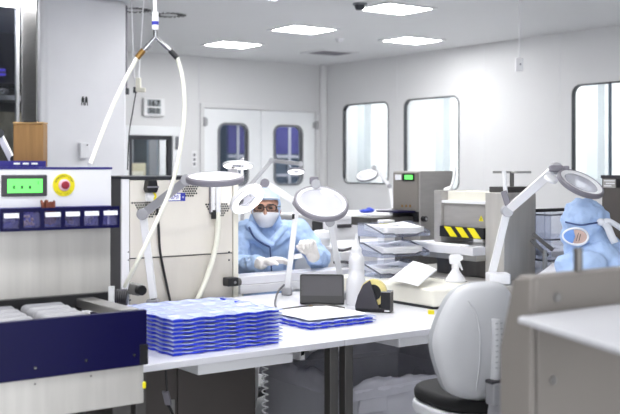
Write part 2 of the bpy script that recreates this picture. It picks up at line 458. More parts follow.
# partition with glazing to the left of the pillar
struct('wall_partition', MB().box((-2.5, PE + .04, 0), (px0_ - .03, PE + .1, .95)), 'steel_flat')
pf = struct('window_5', MB().box((px0_ - .028, PE + .03, 0), (px0_ - .010, PE + .08, CE)).box((-2.5, PE + .03, CE - .06), (px0_ - .028, PE + .08, CE)), 'pillar_white')
MB().box((-2.5, PE + .05, .95), (px0_ - .028, PE + .056, CE - .06)).build('glass', 'glass_tint', pf)
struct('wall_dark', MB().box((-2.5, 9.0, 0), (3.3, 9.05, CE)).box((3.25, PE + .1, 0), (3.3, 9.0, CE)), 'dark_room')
t = thing('dark_room_counter', 'pale counter and shelves behind the glass left of the steel pillar', 'counter', (2.6, 8.3, 0))
MB().box((1.6, 8.05, 0), (3.2, 8.6, oy(8, 112, 8.05).z)).build('body', 'beige', t)
MB().box((1.6, 8.0, oy(8, 100, 8).z), (3.2, 8.35, oy(8, 95, 8).z)).build('shelf', 'white_plastic', t)
MB().box((1.6, 8.02, oy(8, 88, 8).z), (3.2, 8.3, oy(8, 83.5, 8).z)).build('upper_rail', 'black_plastic', t)
MB().box((1.6, 8.4, .86), (3.2, 8.5, oy(8, 84, 8.4).z)).build('back_board', 'steel_flat', t)
c = oy(4, 91.5, 8.0)
o = MB().lathe([(.009, -.05), (.024, -.05), (.024, .05), (.009, .05)], c, FWD, 20, closed=True).build('paper_roll', 'white_plastic', smooth=True)
tag(o, 'small white roll with dark core on the shelf behind the left glass', 'roll')
t = thing('blue_lamp', 'small violet blue lamp behind the glass at the left edge', 'lamp', oy(0, 72, 8.9))
for yy in (70, 74.5): MB().beam(oy(-8, yy, 8.93), oy(5, yy, 8.93), .03, .02).build('light_tube', 'blue_glow', t)
MB().beam(oy(-10, 72, 8.98), oy(6, 72, 8.98), .1, .03).build('housing', 'grey_side', t)

# ------------------------------------------------------------------ ceiling fittings
def panel(x, y, lab, grp=None):
    t = thing('ceiling_light', lab, 'light', (x, y, CE), 0, grp)
    MB().ring_frame(rect(-.25, .25, -.21, .21), rect(-.222, .222, -.182, .182), (0, 0, -.012), X, Y, Z * .012).build('frame', 'white_plastic', t, world=False)
    MB().box((-.222, -.182, -.010), (.222, .182, -.004)).build('diffuser', 'light_panel', t, world=False)
    return t
panel(5.2, 8.48, 'ceiling light panel furthest left, above the left door')
panel(5.14, 7.19, 'ceiling light panel between the left panel and the smoke detector')
panel(5.04, 5.84, 'largest looking ceiling light panel, at the top edge beside the smoke detector')
panel(6.42, 7.19, 'ceiling light panel above the two right wall windows, right of the alarm dome')
panel(2.42, 7.12, 'ceiling light panel cut off at the top left corner')
for x, y in ((3.83, 5.84), (3.83, 4.54), (2.55, 4.54), (2.55, 3.25), (1.27, 3.25), (1.27, 1.95), (-.1, 1.95)):
    panel(x, y, 'ceiling light panel out of view above the work tables', 'ceiling lights above the tables')
# swirl diffusers
def swirl(x, y, lab):
    t = thing('swirl_diffuser', lab, 'vent', (x, y, CE))
    MB().lathe([(.0, -.006), (.152, -.006), (.152, 0), (.0, 0)], (0, 0, 0), Z, 36).build('plate', 'ceiling_paint', t, world=False)
    m = MB()
    for k in range(20):
        a = 2 * PI * k / 20; d = Vector((math.cos(a), math.sin(a), 0)); n = Vector((-d.y, d.x, 0))
        d2 = (d + n * .5).normalized()
        m.obox(d * .105 + Vector((0, 0, -.0075)), d2 * .036, Z.cross(d2) * .008, Z * .0012)
    m.build('slots', 'black_plastic', t, world=False)
    return t
swirl(3.78, 7.14, 'round swirl air diffuser on the ceiling behind the hose connector')
swirl(3.44, 7.08, 'round swirl air diffuser on the ceiling touching the white pillar')
t = thing('ceiling_vent', 'square ceiling vent near the far corner', 'vent', (6.42, 8.5, CE))
MB().ring_frame(rect(-.24, .24, -.2, .2), rect(-.2, .2, -.16, .16), (0, 0, -.01), X, Y, Z * .01).build('frame', 'ceiling_paint', t, world=False)
m = MB()
for k in range(9): m.box((-.2, -.15 + k * .036, -.008), (.2, -.138 + k * .036, -.002))
m.build('slats', 'rim_grey', t, world=False)
def dome(px, py, lab, big):
    p = onz(px, py, CE); t = thing('smoke_detector', lab, 'detector', p)
    k = 1 if big else .8
    MB().lathe([(.001, -.012 * k), (.055 * k, -.012 * k), (.055 * k, 0), (.001, 0)], (0, 0, 0), Z, 24).build('base', 'frame_grey' if big else 'white_plastic', t, smooth=True, world=False)
    MB().lathe([(.001, -.05 * k), (.03 * k, -.048 * k), (.04 * k, -.03 * k), (.042 * k, -.012 * k), (.001, -.012 * k)], (0, 0, 0), Z, 24).build('sensor', 'frame_dark' if big else 'pillar_white', t, smooth=True, world=False)
dome(360, 3.5, 'dark smoke detector at the top edge beside the largest ceiling panel', True)
dome(339.5, 38.5, 'small pale alarm dome on the ceiling between vent and light panels', False)
# pull switch
p = onz(519, -3, CE); Dp = (p - Vector((0, 0, CAMH))).dot(FWD)
t = thing('pull_switch', 'white pull switch hanging on a cord from the ceiling above the right machines', 'switch', p)
MB().tube([p, at(519.5, 30, Dp), at(519, 60, Dp)], .006, 8).build('cord', 'white_plastic', t)
b0 = at(519, 64.5, Dp)
MB().obox(b0, RGT * .026, FWD * .018, UP * .048).build('switch_box', 'white_plastic', t, bevel=.005)
MB().obox(b0 - FWD * .019 + UP * .0 + RGT * .006, RGT * .005, FWD * .003, UP * .006).build('button', 'frame_grey', t)

# ------------------------------------------------------------------ things on the door wall
t = thing('climate_display', 'white wall display with two rows of digits above the pass-through window', 'display', (bx(152.5), BY, bz(152, 107)))
x0, x1, z0, z1 = bx(142), bx(163), bz(152, 116.5), bz(152, 98)
MB().box((x0, BY - .05, z0), (x1, BY, z1)).build('case', 'white_plastic', t, bevel=.015)
xa, xb = bx(145), bx(158.5)
MB().box((xa, BY - .053, z0 + .105), (xb, BY - .05, z1 - .02)).build('upper_screen', 'lcd_grey', t)
MB().box((xa, BY - .053, z0 + .025), (xb, BY - .05, z0 + .09)).build('lower_screen', 'lcd_grey', t)
MB().text('16.7', .078, ((xa + xb) / 2, BY - .054, z0 + .137), X, Z, bold=.003).build('upper_digits', 'ink', t)
MB().text('50.0', .072, ((xa + xb) / 2, BY - .054, z0 + .058), X, Z, bold=.003).build('lower_digits', 'ink', t)
p = Vector((bx(194), BY, bz(194, 159)))
t = thing('wall_notice', 'thin dark notice strip on the wall left of the double door', 'strip', p)
MB().box((p.x - .03, BY - .008, p.z - .09), (p.x + .03, BY, p.z + .09)).build('backing', 'white_plastic', t)
m = MB()
for k in range(3): m.box((p.x - .014, BY - .012, p.z - .07 + k * .05), (p.x + .014, BY - .008, p.z - .04 + k * .05))
m.build('marks', 'frame_grey', t)

# service strip, cords and plug hanging beside the pillar
t = thing('cable_conduit', 'grey flat conduit running down beside the right edge of the white pillar', 'conduit', (px1_ + .03, 6.95, 1.9))
MB().box((px1_ + .001, 6.9, at(129, 91, 7.4).z), (px1_ + .06, 7.0, CE - .01)).build('channel', 'rim_grey', t)
MB().box((px1_ + .001, 6.88, at(129, 92, 7.4).z - .01), (px1_ + .065, 6.9, at(129, 87, 7.4).z)).build('end_cap', 'frame_dark', t)
t = thing('hanging_socket', 'pale hanging socket on thin cords between the pillar and the wall display', 'socket', at(139, 86, 7.0))
MB().obox(at(138.5, 85, 7.0), RGT * .018, FWD * .02, UP * .05).obox(at(142, 90, 7.0), RGT * .025, FWD * .02, UP * .015).build('socket', 'cream', t, bevel=.006)
MB().obox(at(135.3, 90, 7.0), RGT * .012, FWD * .016, UP * .02).build('clip', 'frame_dark', t)
MB().tube(spline([at(131, -6, 7.0), at(132.5, 40, 7.0), at(134, 70, 7.0), at(136, 86, 7.0)]), .005, 6).tube(spline([at(144, -6, 7.0), at(141, 40, 7.0), at(139.5, 66, 7.0), at(138.5, 80, 7.0)]), .005, 6).build('cord', 'white_plastic', t)
MB().tube(spline([at(136, 92, 7.0), at(133, 110, 7.0), at(129, 135, 7.0), at(127.5, 170, 7.0)]), .004, 6).build('lower_cord', 'frame_dark', t)
# emblem and socket box on the pillar
pp = Vector((0, 7.0, 0))
def oy(px, py, Yw): u = (px - 310) / 1000; D = Yw / (.8098 - .5868 * u); return at(px, py, D)
c = oy(84.5, 101, PY)
m = MB()
for sx in (-1, 1):
    q = c + X * .013 * sx
    m.prism([(-.012, -.032), (-.009, .02), (-.004, .032), (.004, .032), (.009, .02), (.012, -.032), (.006, -.032), (.003, -.008), (-.003, -.008), (-.006, -.032)], q - Y * .003, X, Z, Y * .003)
o = m.build('pillar_emblem', 'ink'); tag(o, 'small dark twin arch emblem stuck on the white pillar', 'emblem')
c = oy(83, 150.5, PY)
t = thing('wall_socket', 'small pale socket box on the white pillar above the white control panel', 'socket', c)
MB().box((c.x - .035, PY - .04, c.z - .055), (c.x + .035, PY, c.z + .055)).build('box', 'pillar_white', t, bevel=.006)
MB().box((c.x + .01, PY - .045, c.z + .035), (c.x + .018, PY - .04, c.z + .043)).build('screw', 'ink', t)

# ================================================================== LEFT MACHINE (white control head, blue feed box)
def oyX(px, Yw): u = (px - 310) / 1000; D = Yw / (.8098 - .5868 * u); return D * (.5868 + .8098 * u)
MY = 3.2
t = thing('sealing_machine', 'white and steel machine with green display and dark blue feed box, at left', 'machine', (.9, 3.3, 0))
MB().box((.2, MY, .98), (1.47, 3.75, 1.29)).build('steel_body', 'steel_brushed', t, bevel=.006)
MB().box((.2, MY - .004, 1.288), (1.47, 3.75, 1.416)).build('control_head', 'white_plastic', t, bevel=.004)
MB().box((.2, MY - .006, 1.416), (1.472, 3.752, 1.423)).build('top_trim', 'navy_trim', t)
MB().box((.2, MY - .03, .955), (1.46, MY + .02, .995)).build('black_gap', 'black_plastic', t)
MB().box((.2, 3.24, .1), (1.38, 3.7, .98)).build('lower_body', 'taupe_dark', t)
# display with bezel
def fr(px, py, Yw=MY - .004): return oy(px, py, Yw)
a, b = fr(1, 175), fr(46.5, 196)
dsp = MB().box((a.x, MY - .012, b.z), (b.x, MY - .002, a.z)).build('display_bezel', 'charcoal', t, bevel=.003)
a, b = fr(6.5, 179), fr(41.5, 192.5)
MB().box((a.x, MY - .0135, b.z), (b.x, MY - .012, a.z)).build('screen', 'lcd_green', dsp)
m = MB()
for px in (14, 22, 30): m.text('8', .015, oy(px, 187.5, MY - .014), X, Z, .0004, bold=.0008)
m.box((oyX(38, MY - .014), MY - .0142, a.z - .018), (oyX(38.6, MY - .014), MY - .0138, a.z - .008))
m.build('digits', 'ink', dsp)
# emergency stop
c = fr(63.5, 185)
es = MB().cyl((c.x, MY - .004, c.z), (c.x, MY - .009, c.z), .038, n=36).build('emergency_stop_plate', 'yellow', t, smooth=True)
MB().lathe([(.001, .005), (.02, .005), (.02, .01), (.017, .012), (.001, .012)], (c.x, MY - .004, c.z), -Y, 28).build('collar', 'pink_white', es, smooth=True)
MB().lathe([(.001, .012), (.010, .012), (.0135, .015), (.0135, .019), (.011, .022), (.001, .023)], (c.x, MY - .004, c.z), -Y, 28).build('stop_button', 'red', es, smooth=True)
m = MB()
word = 'EMERGENCY-STOP'
for k, ch in enumerate(word):
    an = R(158 - k * 136 / (len(word) - 1)); d = Vector((math.cos(an), 0, math.sin(an)))
    up_ = d; ax_ = Vector((math.sin(an), 0, -math.cos(an)))
    m.text(ch, .009, Vector((c.x, MY - .0095, c.z)) + d * .0305, ax_, up_, .0004)
for k, ch in enumerate('NOT-HALT'):
    an = R(222 + k * 96 / 7); d = Vector((math.cos(an), 0, math.sin(an)))
    m.text(ch, .007, Vector((c.x, MY - .0095, c.z)) + d * .032, Vector((-math.sin(an), 0, math.cos(an))), -d, .0004)
m.build('lettering', 'ink', es)
# blue feed box
BF = 2.807
fb = MB().box((.2, BF, .81), (1.41, BF + .02, .981)).box((1.392, BF + .02, .81), (1.41, 3.2, .93)).box((.2, BF + .02, .81), (1.392, 3.2, .83)).build('feed_box', 'navy', t, bevel=.003)
m = MB()
for px, py in ((35, 368), (86, 360.5), (134, 355)):
    c = oy(px, py, BF); m.lathe([(.001, 0), (.0055, 0), (.004, .004), (.001, .004)], c, -Y, 14)
m.build('screws', 'chrome', fb, smooth=True)
MB().box((.2, BF + .012, .69), (1.405, BF + .05, .809)).build('apron', 'steel_brushed', t, bevel=.003)
m = MB()
for px, py in ((35, 384), (91, 376)):
    c = oy(px, py, BF + .012); m.lathe([(.001, 0), (.003, 0), (.002, .003), (.001, .003)], c, -Y, 10)
m.build('apron_screws', 'steel_dark', t)
MB().box((1.385, BF - .003, .812), (1.412, BF + .03, .875)).build('end_block', 'black_plastic', t)
MB().box((1.400, BF + .008, .735), (1.412, BF + .026, .755)).build('yellow_latch', 'yellow', t, bevel=.003)
MB().box((1.33, BF + .02, .955), (1.392, 3.17, .984)).build('side_rail', 'steel', t, bevel=.003)
MB().box((.2, BF + .02, .93), (1.33, 3.17, .9455)).build('tray_floor', 'steel_flat', t)
for xx in (.3, 1.34):
    for yy in (2.87, 3.62):
        MB().box((xx - .03, yy - .03, 0), (xx + .03, yy + .03, .81 if yy < 3 else .12)).build('leg', 'steel_dark', t)
m = MB()
for k in range(6): m.beam((.55 + k * .14, 3.0, .0), (.6 + k * .14, 3.05, .66), .02, .02)
m.build('under_frame', 'black_plastic', t)
# valve and clamp at the right side
def kb(px, py, D): return at(px, py, D)
MB().obox(kb(111.5, 295, 3.42), RGT * .009, FWD * .01, UP * .03).build('white_plate', 'white_plastic', t)
kn = MB().cyl(kb(115, 297, 3.46), kb(128, 298, 3.46), .026, n=20).build('clamp_body', 'black_plastic', t, bevel=.004)
m = MB()
for k in range(5): m.cyl(kb(117 + k * 2.2, 297.2, 3.46), kb(117.8 + k * 2.2, 297.2, 3.46), .029, n=16)
m.build('clamp_rings', 'charcoal', kn)
MB().obox(kb(135, 289, 3.48), (RGT * .95 - UP * .2) * .022, FWD * .02, (UP * .97 + RGT * .2) * .019).build('valve_block', 'steel_dark', t, bevel=.004)
MB().cyl(kb(139, 290, 3.46), kb(142.5, 290.5, 3.44), .018, n=20).build('valve_knob', 'black_plastic', t, bevel=.003)
# white rollers lying in the feed box
for gi, (pa, pb) in enumerate(((-6, 40), (47, 92))):
    for k in range(4):
        yy = BF + .06 + k * .08
        o = MB()
        xa, xb = oyX(pa, BF + .05), oyX(pb, BF + .05)
        o.cap((xa + k * .01, yy, .966), .0195, (xb - .035 + k * .01, yy, .966), n=16)
        ob = o.build('white_roll', 'roll_grey', smooth='all')
        nm = ['frontmost', 'second from front', 'third from front', 'rearmost']
        tag(ob, 'white roll in the blue feed box, %s of the %s row' % (nm[k], 'left' if gi == 0 else 'right'), 'roll', 'white rolls in the feed box')
        for e in (xa + k * .01 + .005,): pass
# tip-out bin rack
t = thing('bin_rack', 'dark blue rack of clear tip out bins on the white machine front', 'bin rack', (.9, 3.15, 1.2))
BZ0, BZ1 = oy(60, 229.5, 3.13).z, oy(60, 207.2, 3.13).z
BE = [oyX(p, 3.12) for p in (-42, -21, 0, 20.5, 41.5, 62, 81, 100, 118.5)]
MB().box((BE[0], 3.185, BZ0), (BE[-1] - .01, 3.195, BZ1)).box((BE[0], 3.172, BZ1 - .006), (BE[-1] - .004, 3.19, BZ1)).box((BE[0], 3.125, BZ0), (BE[-1] - .004, 3.19, BZ0 + .006)).build('housing', 'navy_trim', t, bevel=.002)
cont = ['grey_parts', 'grey_parts', 'grey_parts', 'tan_parts', 'brown_rubber', 'mixed_parts', 'grey_parts', None]
clab = ['', '', 'pale grey small parts in the leftmost clear bin below the display', 'tan small parts in the clear bin without a white label', 'brown rubber parts heaped out of the bin below the emergency stop', 'mixed brown parts in the fourth clear bin from the left', 'few dark parts on the bottom of the second bin from the right', '']
for k in range(2, 8):
    x0, x1 = BE[k] + .003, BE[k + 1] - .003
    bn = MB().box((x0, 3.116, BZ0 + .006), (x1, 3.122, BZ1 - .014)).box((x0, 3.122, BZ0 + .006), (x0 + .003, 3.18, BZ1 - .014)).box((x1 - .003, 3.122, BZ0 + .006), (x1, 3.18, BZ1 - .014)).box((x0, 3.122, BZ0 + .006), (x1, 3.18, BZ0 + .009)).build('bin', 'bin_clear', t)
    MB().ring_frame(rect(x0 - .003, x1 + .003, BZ0, BZ1), rect(x0 + .004, x1 - .004, BZ0 + .01, BZ1 - .012), (0, 3.112, 0), X, Z, Y * .006).build('bin_frame', 'navy', bn)
    if k != 3:
        MB().box((x0 + .006, 3.108, BZ1 - .030), (x1 - .006, 3.111, BZ1 - .015), Matrix.Rotation(R(-10), 3, 'X')).build('label', 'white_paper', bn)
    if clab[k]:
        m = MB(); hgt = .03 if k in (2, 3, 4, 5) else .018
        for j in range(46 if hgt > .03 else 16):
            q = Vector((random.uniform(x0 + .014, x1 - .014), random.uniform(3.133, 3.162), BZ0 + .019 + random.random() * hgt))
            m.ell(q, (.0085, .006, .005), Matrix.Rotation(random.random() * 3, 3, 'Y') @ Matrix.Rotation(random.random() * 3, 3, 'Z'), 8, 5)
        if k == 4:
            for j in range(14):
                q = Vector((x0 + .012 + j * .0027, 3.136 + .007 * (j % 3), BZ1 - .024)); m.cap(q, .006, q + Vector((random.uniform(-.012, .012), 0, .03 + random.random() * .016)), .0045, 8)
                m.ell(q + Vector((0, 0, -.012)), (.009, .009, .02), None, 8, 6)
        o = m.build('small_parts', cont[k], smooth=True); tag(o, clab[k], 'parts', kind='stuff')
# blue tray and wooden box on top of the machine
zt = 1.4235
t = thing('blue_tray', 'flat dark blue tray on top of the machine, before the wooden box', 'tray', oy(25, 167, 3.42))
xa, xb = oyX(-12, 3.22), oyX(46, 3.22)
MB().box((xa, 3.22, zt), (xb, 3.32, zt + .007)).build('base', 'navy_trim', t)
MB().ring_frame(rect(xa, xb, 3.22, 3.32), rect(xa + .006, xb - .006, 3.226, 3.314), (0, 0, zt + .006), X, Y, Z * .014).build('rim', 'navy_trim', t)
m = MB()
for k in range(3): m.box((xb - .11 + k * .03, 3.217, zt + .008), (xb - .09 + k * .03, 3.22, zt + .014))
m.build('label_marks', 'white_plastic', t)
t = thing('wooden_box', 'brown wooden box with a dark slot on top, standing on the left machine', 'box', (oyX(31, 3.42), 3.42, zt + .007))
wb = oy(30.5, 140, 3.42); wb.z = zt + .0004; hx = 14.6 * 3.6 / 1000; wz = oy(30, 124, 3.4).z - wb.z
MB().obox(wb + Z * wz / 2, RGT * hx, FWD * .03, Z * wz / 2).build('body', 'wood', t, bevel=.004)
MB().obox(wb + Z * (wz + .0035), RGT * (hx + .001), FWD * .031, Z * .0033).build('lid', 'wood_edge', t, bevel=.002)
MB().obox(wb + Z * (wz + .0085) - FWD * .02 + RGT * .008, RGT * .022, FWD * .014, Z * .002).build('slot', 'ink', t)
t = thing('folded_lamp_arm', 'short white lamp arm with black joints left of the wooden box', 'arm', at(13, 167, 3.62))
MB().beam(at(-1, 134, 3.62), at(12.5, 161, 3.62), .022, .022).build('arm', 'white_plastic', t, bevel=.003)
MB().cyl(at(13.5, 159, 3.6), at(13.5, 159, 3.64), .012, n=14).cyl(at(13.5, 166.8, 3.62), at(13.5, 159, 3.62), .009, n=12).build('lower_joint', 'black_plastic', t)
MB().cyl(at(-1, 133, 3.6), at(-1, 133, 3.64), .018, n=14).build('upper_joint', 'black_plastic', t)

# air hose with Y connector
t = thing('air_hose', 'white twin air hose hanging from a Y connector on the ceiling', 'hose', at(155, -100, 3.8))
MB().tube([Vector((*at(154, 0, 3.8).xy, CE)), at(153.7, -30, 3.8), at(155, 8, 3.8), at(155.3, 13, 3.8)], .007, 10).build('drop_tube', 'white_plastic', t, smooth=True)
MB().cyl(at(155.2, 12, 3.8), at(155.4, 30, 3.8), .0125, n=18).build('coupling', 'white_plastic', t, bevel=.002)
MB().cyl(at(155.3, 21.5, 3.8), at(155.3, 25, 3.8), .0135, n=18).build('blue_band', 'ink_blue', t)
MB().cyl(at(155.4, 30, 3.8), at(155.5, 38, 3.8), .008, n=12).cyl(at(155.5, 37, 3.8), at(143, 51, 3.8), .007, n=12).cyl(at(155.5, 37, 3.8), at(172, 52, 3.8), .007, n=12).cyl(at(149, 44.5, 3.8), at(145, 49, 3.8), .0105, n=12).cyl(at(162, 43, 3.8), at(167, 47.5, 3.8), .009, n=12).build('y_connector', 'chrome', t, smooth=True)
MB().cyl(at(143.5, 50, 3.8), at(137, 58, 3.8), .0115, n=14).build('brass_fitting', 'brass', t)
MB().cyl(at(170.5, 50.5, 3.8), at(177.5, 58, 3.8), .0115, n=14).build('dark_fitting', 'black_plastic', t)
MB().tube(spline([at(137.5, 57, 3.8), at(125, 80, 3.76), at(112, 108, 3.7), at(100, 138, 3.6), at(92, 160, 3.53), at(89.9, 164.6, 3.5)]), .0078, 12).build('left_tube', 'hose', t, smooth=True)
MB().tube(spline([at(177, 57.5, 3.8), at(182.5, 78, 3.8), at(184.5, 110, 3.78), at(180, 150, 3.74), at(171, 188, 3.7), at(155, 225, 3.62), at(138, 260, 3.55), at(124.5, 287, 3.57)]), .0078, 12).build('right_tube', 'hose', t, smooth=True)

# ================================================================== STEEL CABINET MACHINE behind the table
SY = 4.5
sx0, sx1 = oyX(121.5, SY), oyX(238, SY)
SZ = oy(180, 177.5, SY).z
t = thing('steel_oven', 'tall cream fronted steel cabinet machine behind the blue tray stack', 'machine', ((sx0 + sx1) / 2, 4.8, 0))
MB().box((sx0, SY + .012, 0), (sx1, 5.15, SZ)).build('body', 'grey_side', t, bevel=.004)
zs = oy(180, 256, SY).z
MB().box((sx0 + .045, SY, zs + .003), (sx1 - .035, SY + .012, SZ - .012)).build('upper_door', 'steel_cream', t, bevel=.003)
MB().box((sx0 + .045, SY, .05), (sx1 - .035, SY + .012, zs - .003)).build('lower_panel', 'steel_lower', t, bevel=.003)
MB().box((sx0, SY - .004, .03), (sx0 + .04, SY + .012, SZ - .006)).build('left_frame', 'white_plastic', t, bevel=.002)
MB().box((sx1 - .03, SY - .004, .03), (sx1, SY + .012, SZ - .006)).build('right_frame', 'cream', t, bevel=.002)
MB().box((sx0 - .004, SY - .006, SZ - .006), (sx1 + .004, 5.15, SZ + .006)).build('top_edge', 'frame_dark', t)
def vent(poly):
    P = [oy(a, b, SY) for a, b in poly]
    x0 = min(p.x for p in P); z0 = min(p.z for p in P)
    pl = [(p.x, p.z) for p in P]
    def inside(x, z):
        c = False; n = len(pl)
        for i in range(n):
            (x1, z1), (x2, z2) = pl[i], pl[i - 1]
            if (z1 > z) != (z2 > z) and x < (x2 - x1) * (z - z1) / (z2 - z1) + x1: c = not c
        return c
    m = MB(); st = .0135
    for i in range(40):
        for j in range(30):
            x = x0 + i * st + (j % 2) * st / 2; z = z0 + j * st * .87
            if inside(x, z): m.cyl((x, SY - .0015, z), (x, SY, z), .0052, n=8)
    o = m.build('perforated_vent', 'ink', t); return o
vent([(131, 201.5), (166, 201.5), (159, 212), (152, 219), (145, 217), (138, 210)])
vent([(180, 184), (198, 184), (197, 193), (191, 198), (186, 196), (181, 190)])
vent([(205, 204), (233, 204), (227, 212), (218, 220), (210, 214)])
m = MB()
for px, py in ((128, 252), (128, 260), (229, 252), (229, 260), (130, 300)):
    c = oy(px, py, SY); m.lathe([(.001, 0), (.005, 0), (.004, .004), (.001, .004)], c, -Y, 10)
m.build('screws', 'frame_dark', t)
# label
a, b = oy(167.5, 193.5, SY), oy(185, 200.5, SY)
lb = MB().box((a.x, SY - .003, b.z - .002), (b.x, SY, a.z + .002)).build('label_plate', 'ink_blue', t)
MB().box((a.x + .004, SY - .0035, b.z + .002), (b.x - .028, SY - .002, a.z - .002)).build('label_field', 'white_paper', lb)
MB().text('aMi', .03, ((a.x + b.x) / 2 - .012, SY - .004, (a.z + b.z) / 2), X, Z, .0004, shear=.3).build('lettering', 'ink_blue', lb)
MB().text('o', .022, (b.x - .013, SY - .004, (a.z + b.z) / 2), X, Z, .0004).build('symbol', 'white_paper', lb)
# black socket with cables
bs = MB().prism([(-.03, -.015), (-.022, .03), (.022, .03), (.03, -.015), (.022, -.032), (-.022, -.032)], oy(148.5, 186, SY), X, Z, -Y * .05).build('black_socket', 'black_plastic', t, bevel=.004)
c = oy(148.5, 186.5, SY); MB().box((c.x - .031, SY - .053, c.z - .006), (c.x + .031, SY - .045, c.z + .002)).build('socket_band', 'rim_grey', bs)
c = oy(148.5, 197, SY); MB().box((c.x - .02, SY - .035, c.z - .02), (c.x + .02, SY, c.z + .022)).build('white_plug', 'white_plastic', bs, bevel=.004)
MB().tube(spline([oy(153, 192, SY - .03), oy(155.5, 196, SY - .035), oy(154, 201, SY - .03), oy(157, 208, SY - .02)]), .006, 8).build('yellow_cable', 'yellow', bs)
MB().tube(spline([oy(157, 206, SY - .02), oy(158.5, 225, SY - .012), oy(160, 250, SY - .012), oy(164, 272, SY - .012), oy(171, 305, SY - .012)]), .0065, 8).build('black_cable', 'black_plastic', t, smooth=True)
# bracket with tubes and valve behind the lamp head
c = oy(212, 200, SY)
MB().box((c.x - .02, SY - .02, c.z - .07), (c.x + .005, SY, c.z + .08)).build('bracket', 'rim_grey', t, bevel=.003)
MB().cyl(oy(213, 186, SY - .03), oy(213, 212, SY - .03), .011, n=12).cyl(oy(218, 186, SY - .035), oy(218, 214, SY - .035), .013, n=12).build('white_tubes', 'white_plastic', t)
MB().cyl(oy(213.5, 210, SY - .03), oy(213.5, 219, SY - .03), .013, n=14).build('valve', 'black_plastic', t, bevel=.002)
MB().tube(spline([oy(218, 212, SY - .035), oy(217.5, 235, SY - .035), oy(213, 258, SY - .03), oy(205, 282, SY - .03), oy(196, 303, SY - .03)]), .013, 12).build('return_tube', 'hose', t, smooth=True)
# latch at the foot of the right frame
c0 = oy(231, 282, SY - .03)
MB().box((c0.x - .035, SY - .06, c0.z - .02), (c0.x + .03, SY - .004, c0.z + .025)).build('latch_block', 'black_plastic', t, bevel=.005)
MB().cyl((c0.x + .03, SY - .035, c0.z - .002), (c0.x + .052, SY - .035, c0.z - .002), .02, n=18).build('latch_knob', 'steel_dark', t, bevel=.003)
MB().cyl((c0.x + .005, SY - .06, c0.z), (c0.x + .005, SY - .064, c0.z), .008, n=14).build('latch_pin', 'chrome', t)

# ================================================================== TABLES
TZ = .75; TF = 3.08; TB = 4.44
def table(x0, x1, lab, dr, fl, fr_):
    t = thing('work_table', lab, 'table', ((x0 + x1) / 2, (TF + TB) / 2, 0))
    MB().box((x0, TF, TZ - .025), (x1, TB, TZ)).build('tabletop', 'white_lam', t, bevel=.003)
    for xx, on in ((x0 + .035, fl), (x1 - .035, fr_)):
        for yy in (TF + .04, TB - .06):
            MB().box((xx - .02, yy - .02, 0), (xx + .02, yy + .02, TZ - .025)).build('leg', 'steel_dark', t, bevel=.003)
    MB().box((x0 + .055, TB - .075, TZ - .085), (x1 - .055, TB - .045, TZ - .026)).build('rear_rail', 'steel_dark', t)
    d = MB().box((dr[0], TF + .025, TZ - .066), (dr[1], TF + .55, TZ - .026)).build('drawer', 'white_plastic', t, bevel=.003)
    return t
table(1.50, 2.398, 'white topped work table carrying the tall blue tray stack', (1.76, 2.17), 1, 1)
table(2.402, 3.62, 'white topped work table carrying tape dispenser and letter trays', (2.70, 3.1), 1, 1)
# raised white bench of the seated worker
t = thing('raised_bench', 'narrow white raised bench in front of the seated worker', 'bench', (3.2, 4.75, 0))
MB().box((2.80, 4.5, .80), (4.05, 4.66, .842)).build('benchtop', 'white_lam', t, bevel=.003)
MB().box((2.80, 4.49, .752), (4.05, 4.53, .798)).build('front_rail', 'pillar_white', t, bevel=.003)
for px in (311, 323): 
    xx = oyX(px, 4.56)
    MB().box((xx - .03, 4.53, 0), (xx + .03, 4.58, .80)).build('leg', 'white_plastic', t, bevel=.003)
for xx in (2.84, 4.0):
    MB().box((xx - .02, 4.6, 0), (xx + .02, 4.65, .80)).build('leg', 'white_plastic', t, bevel=.003)

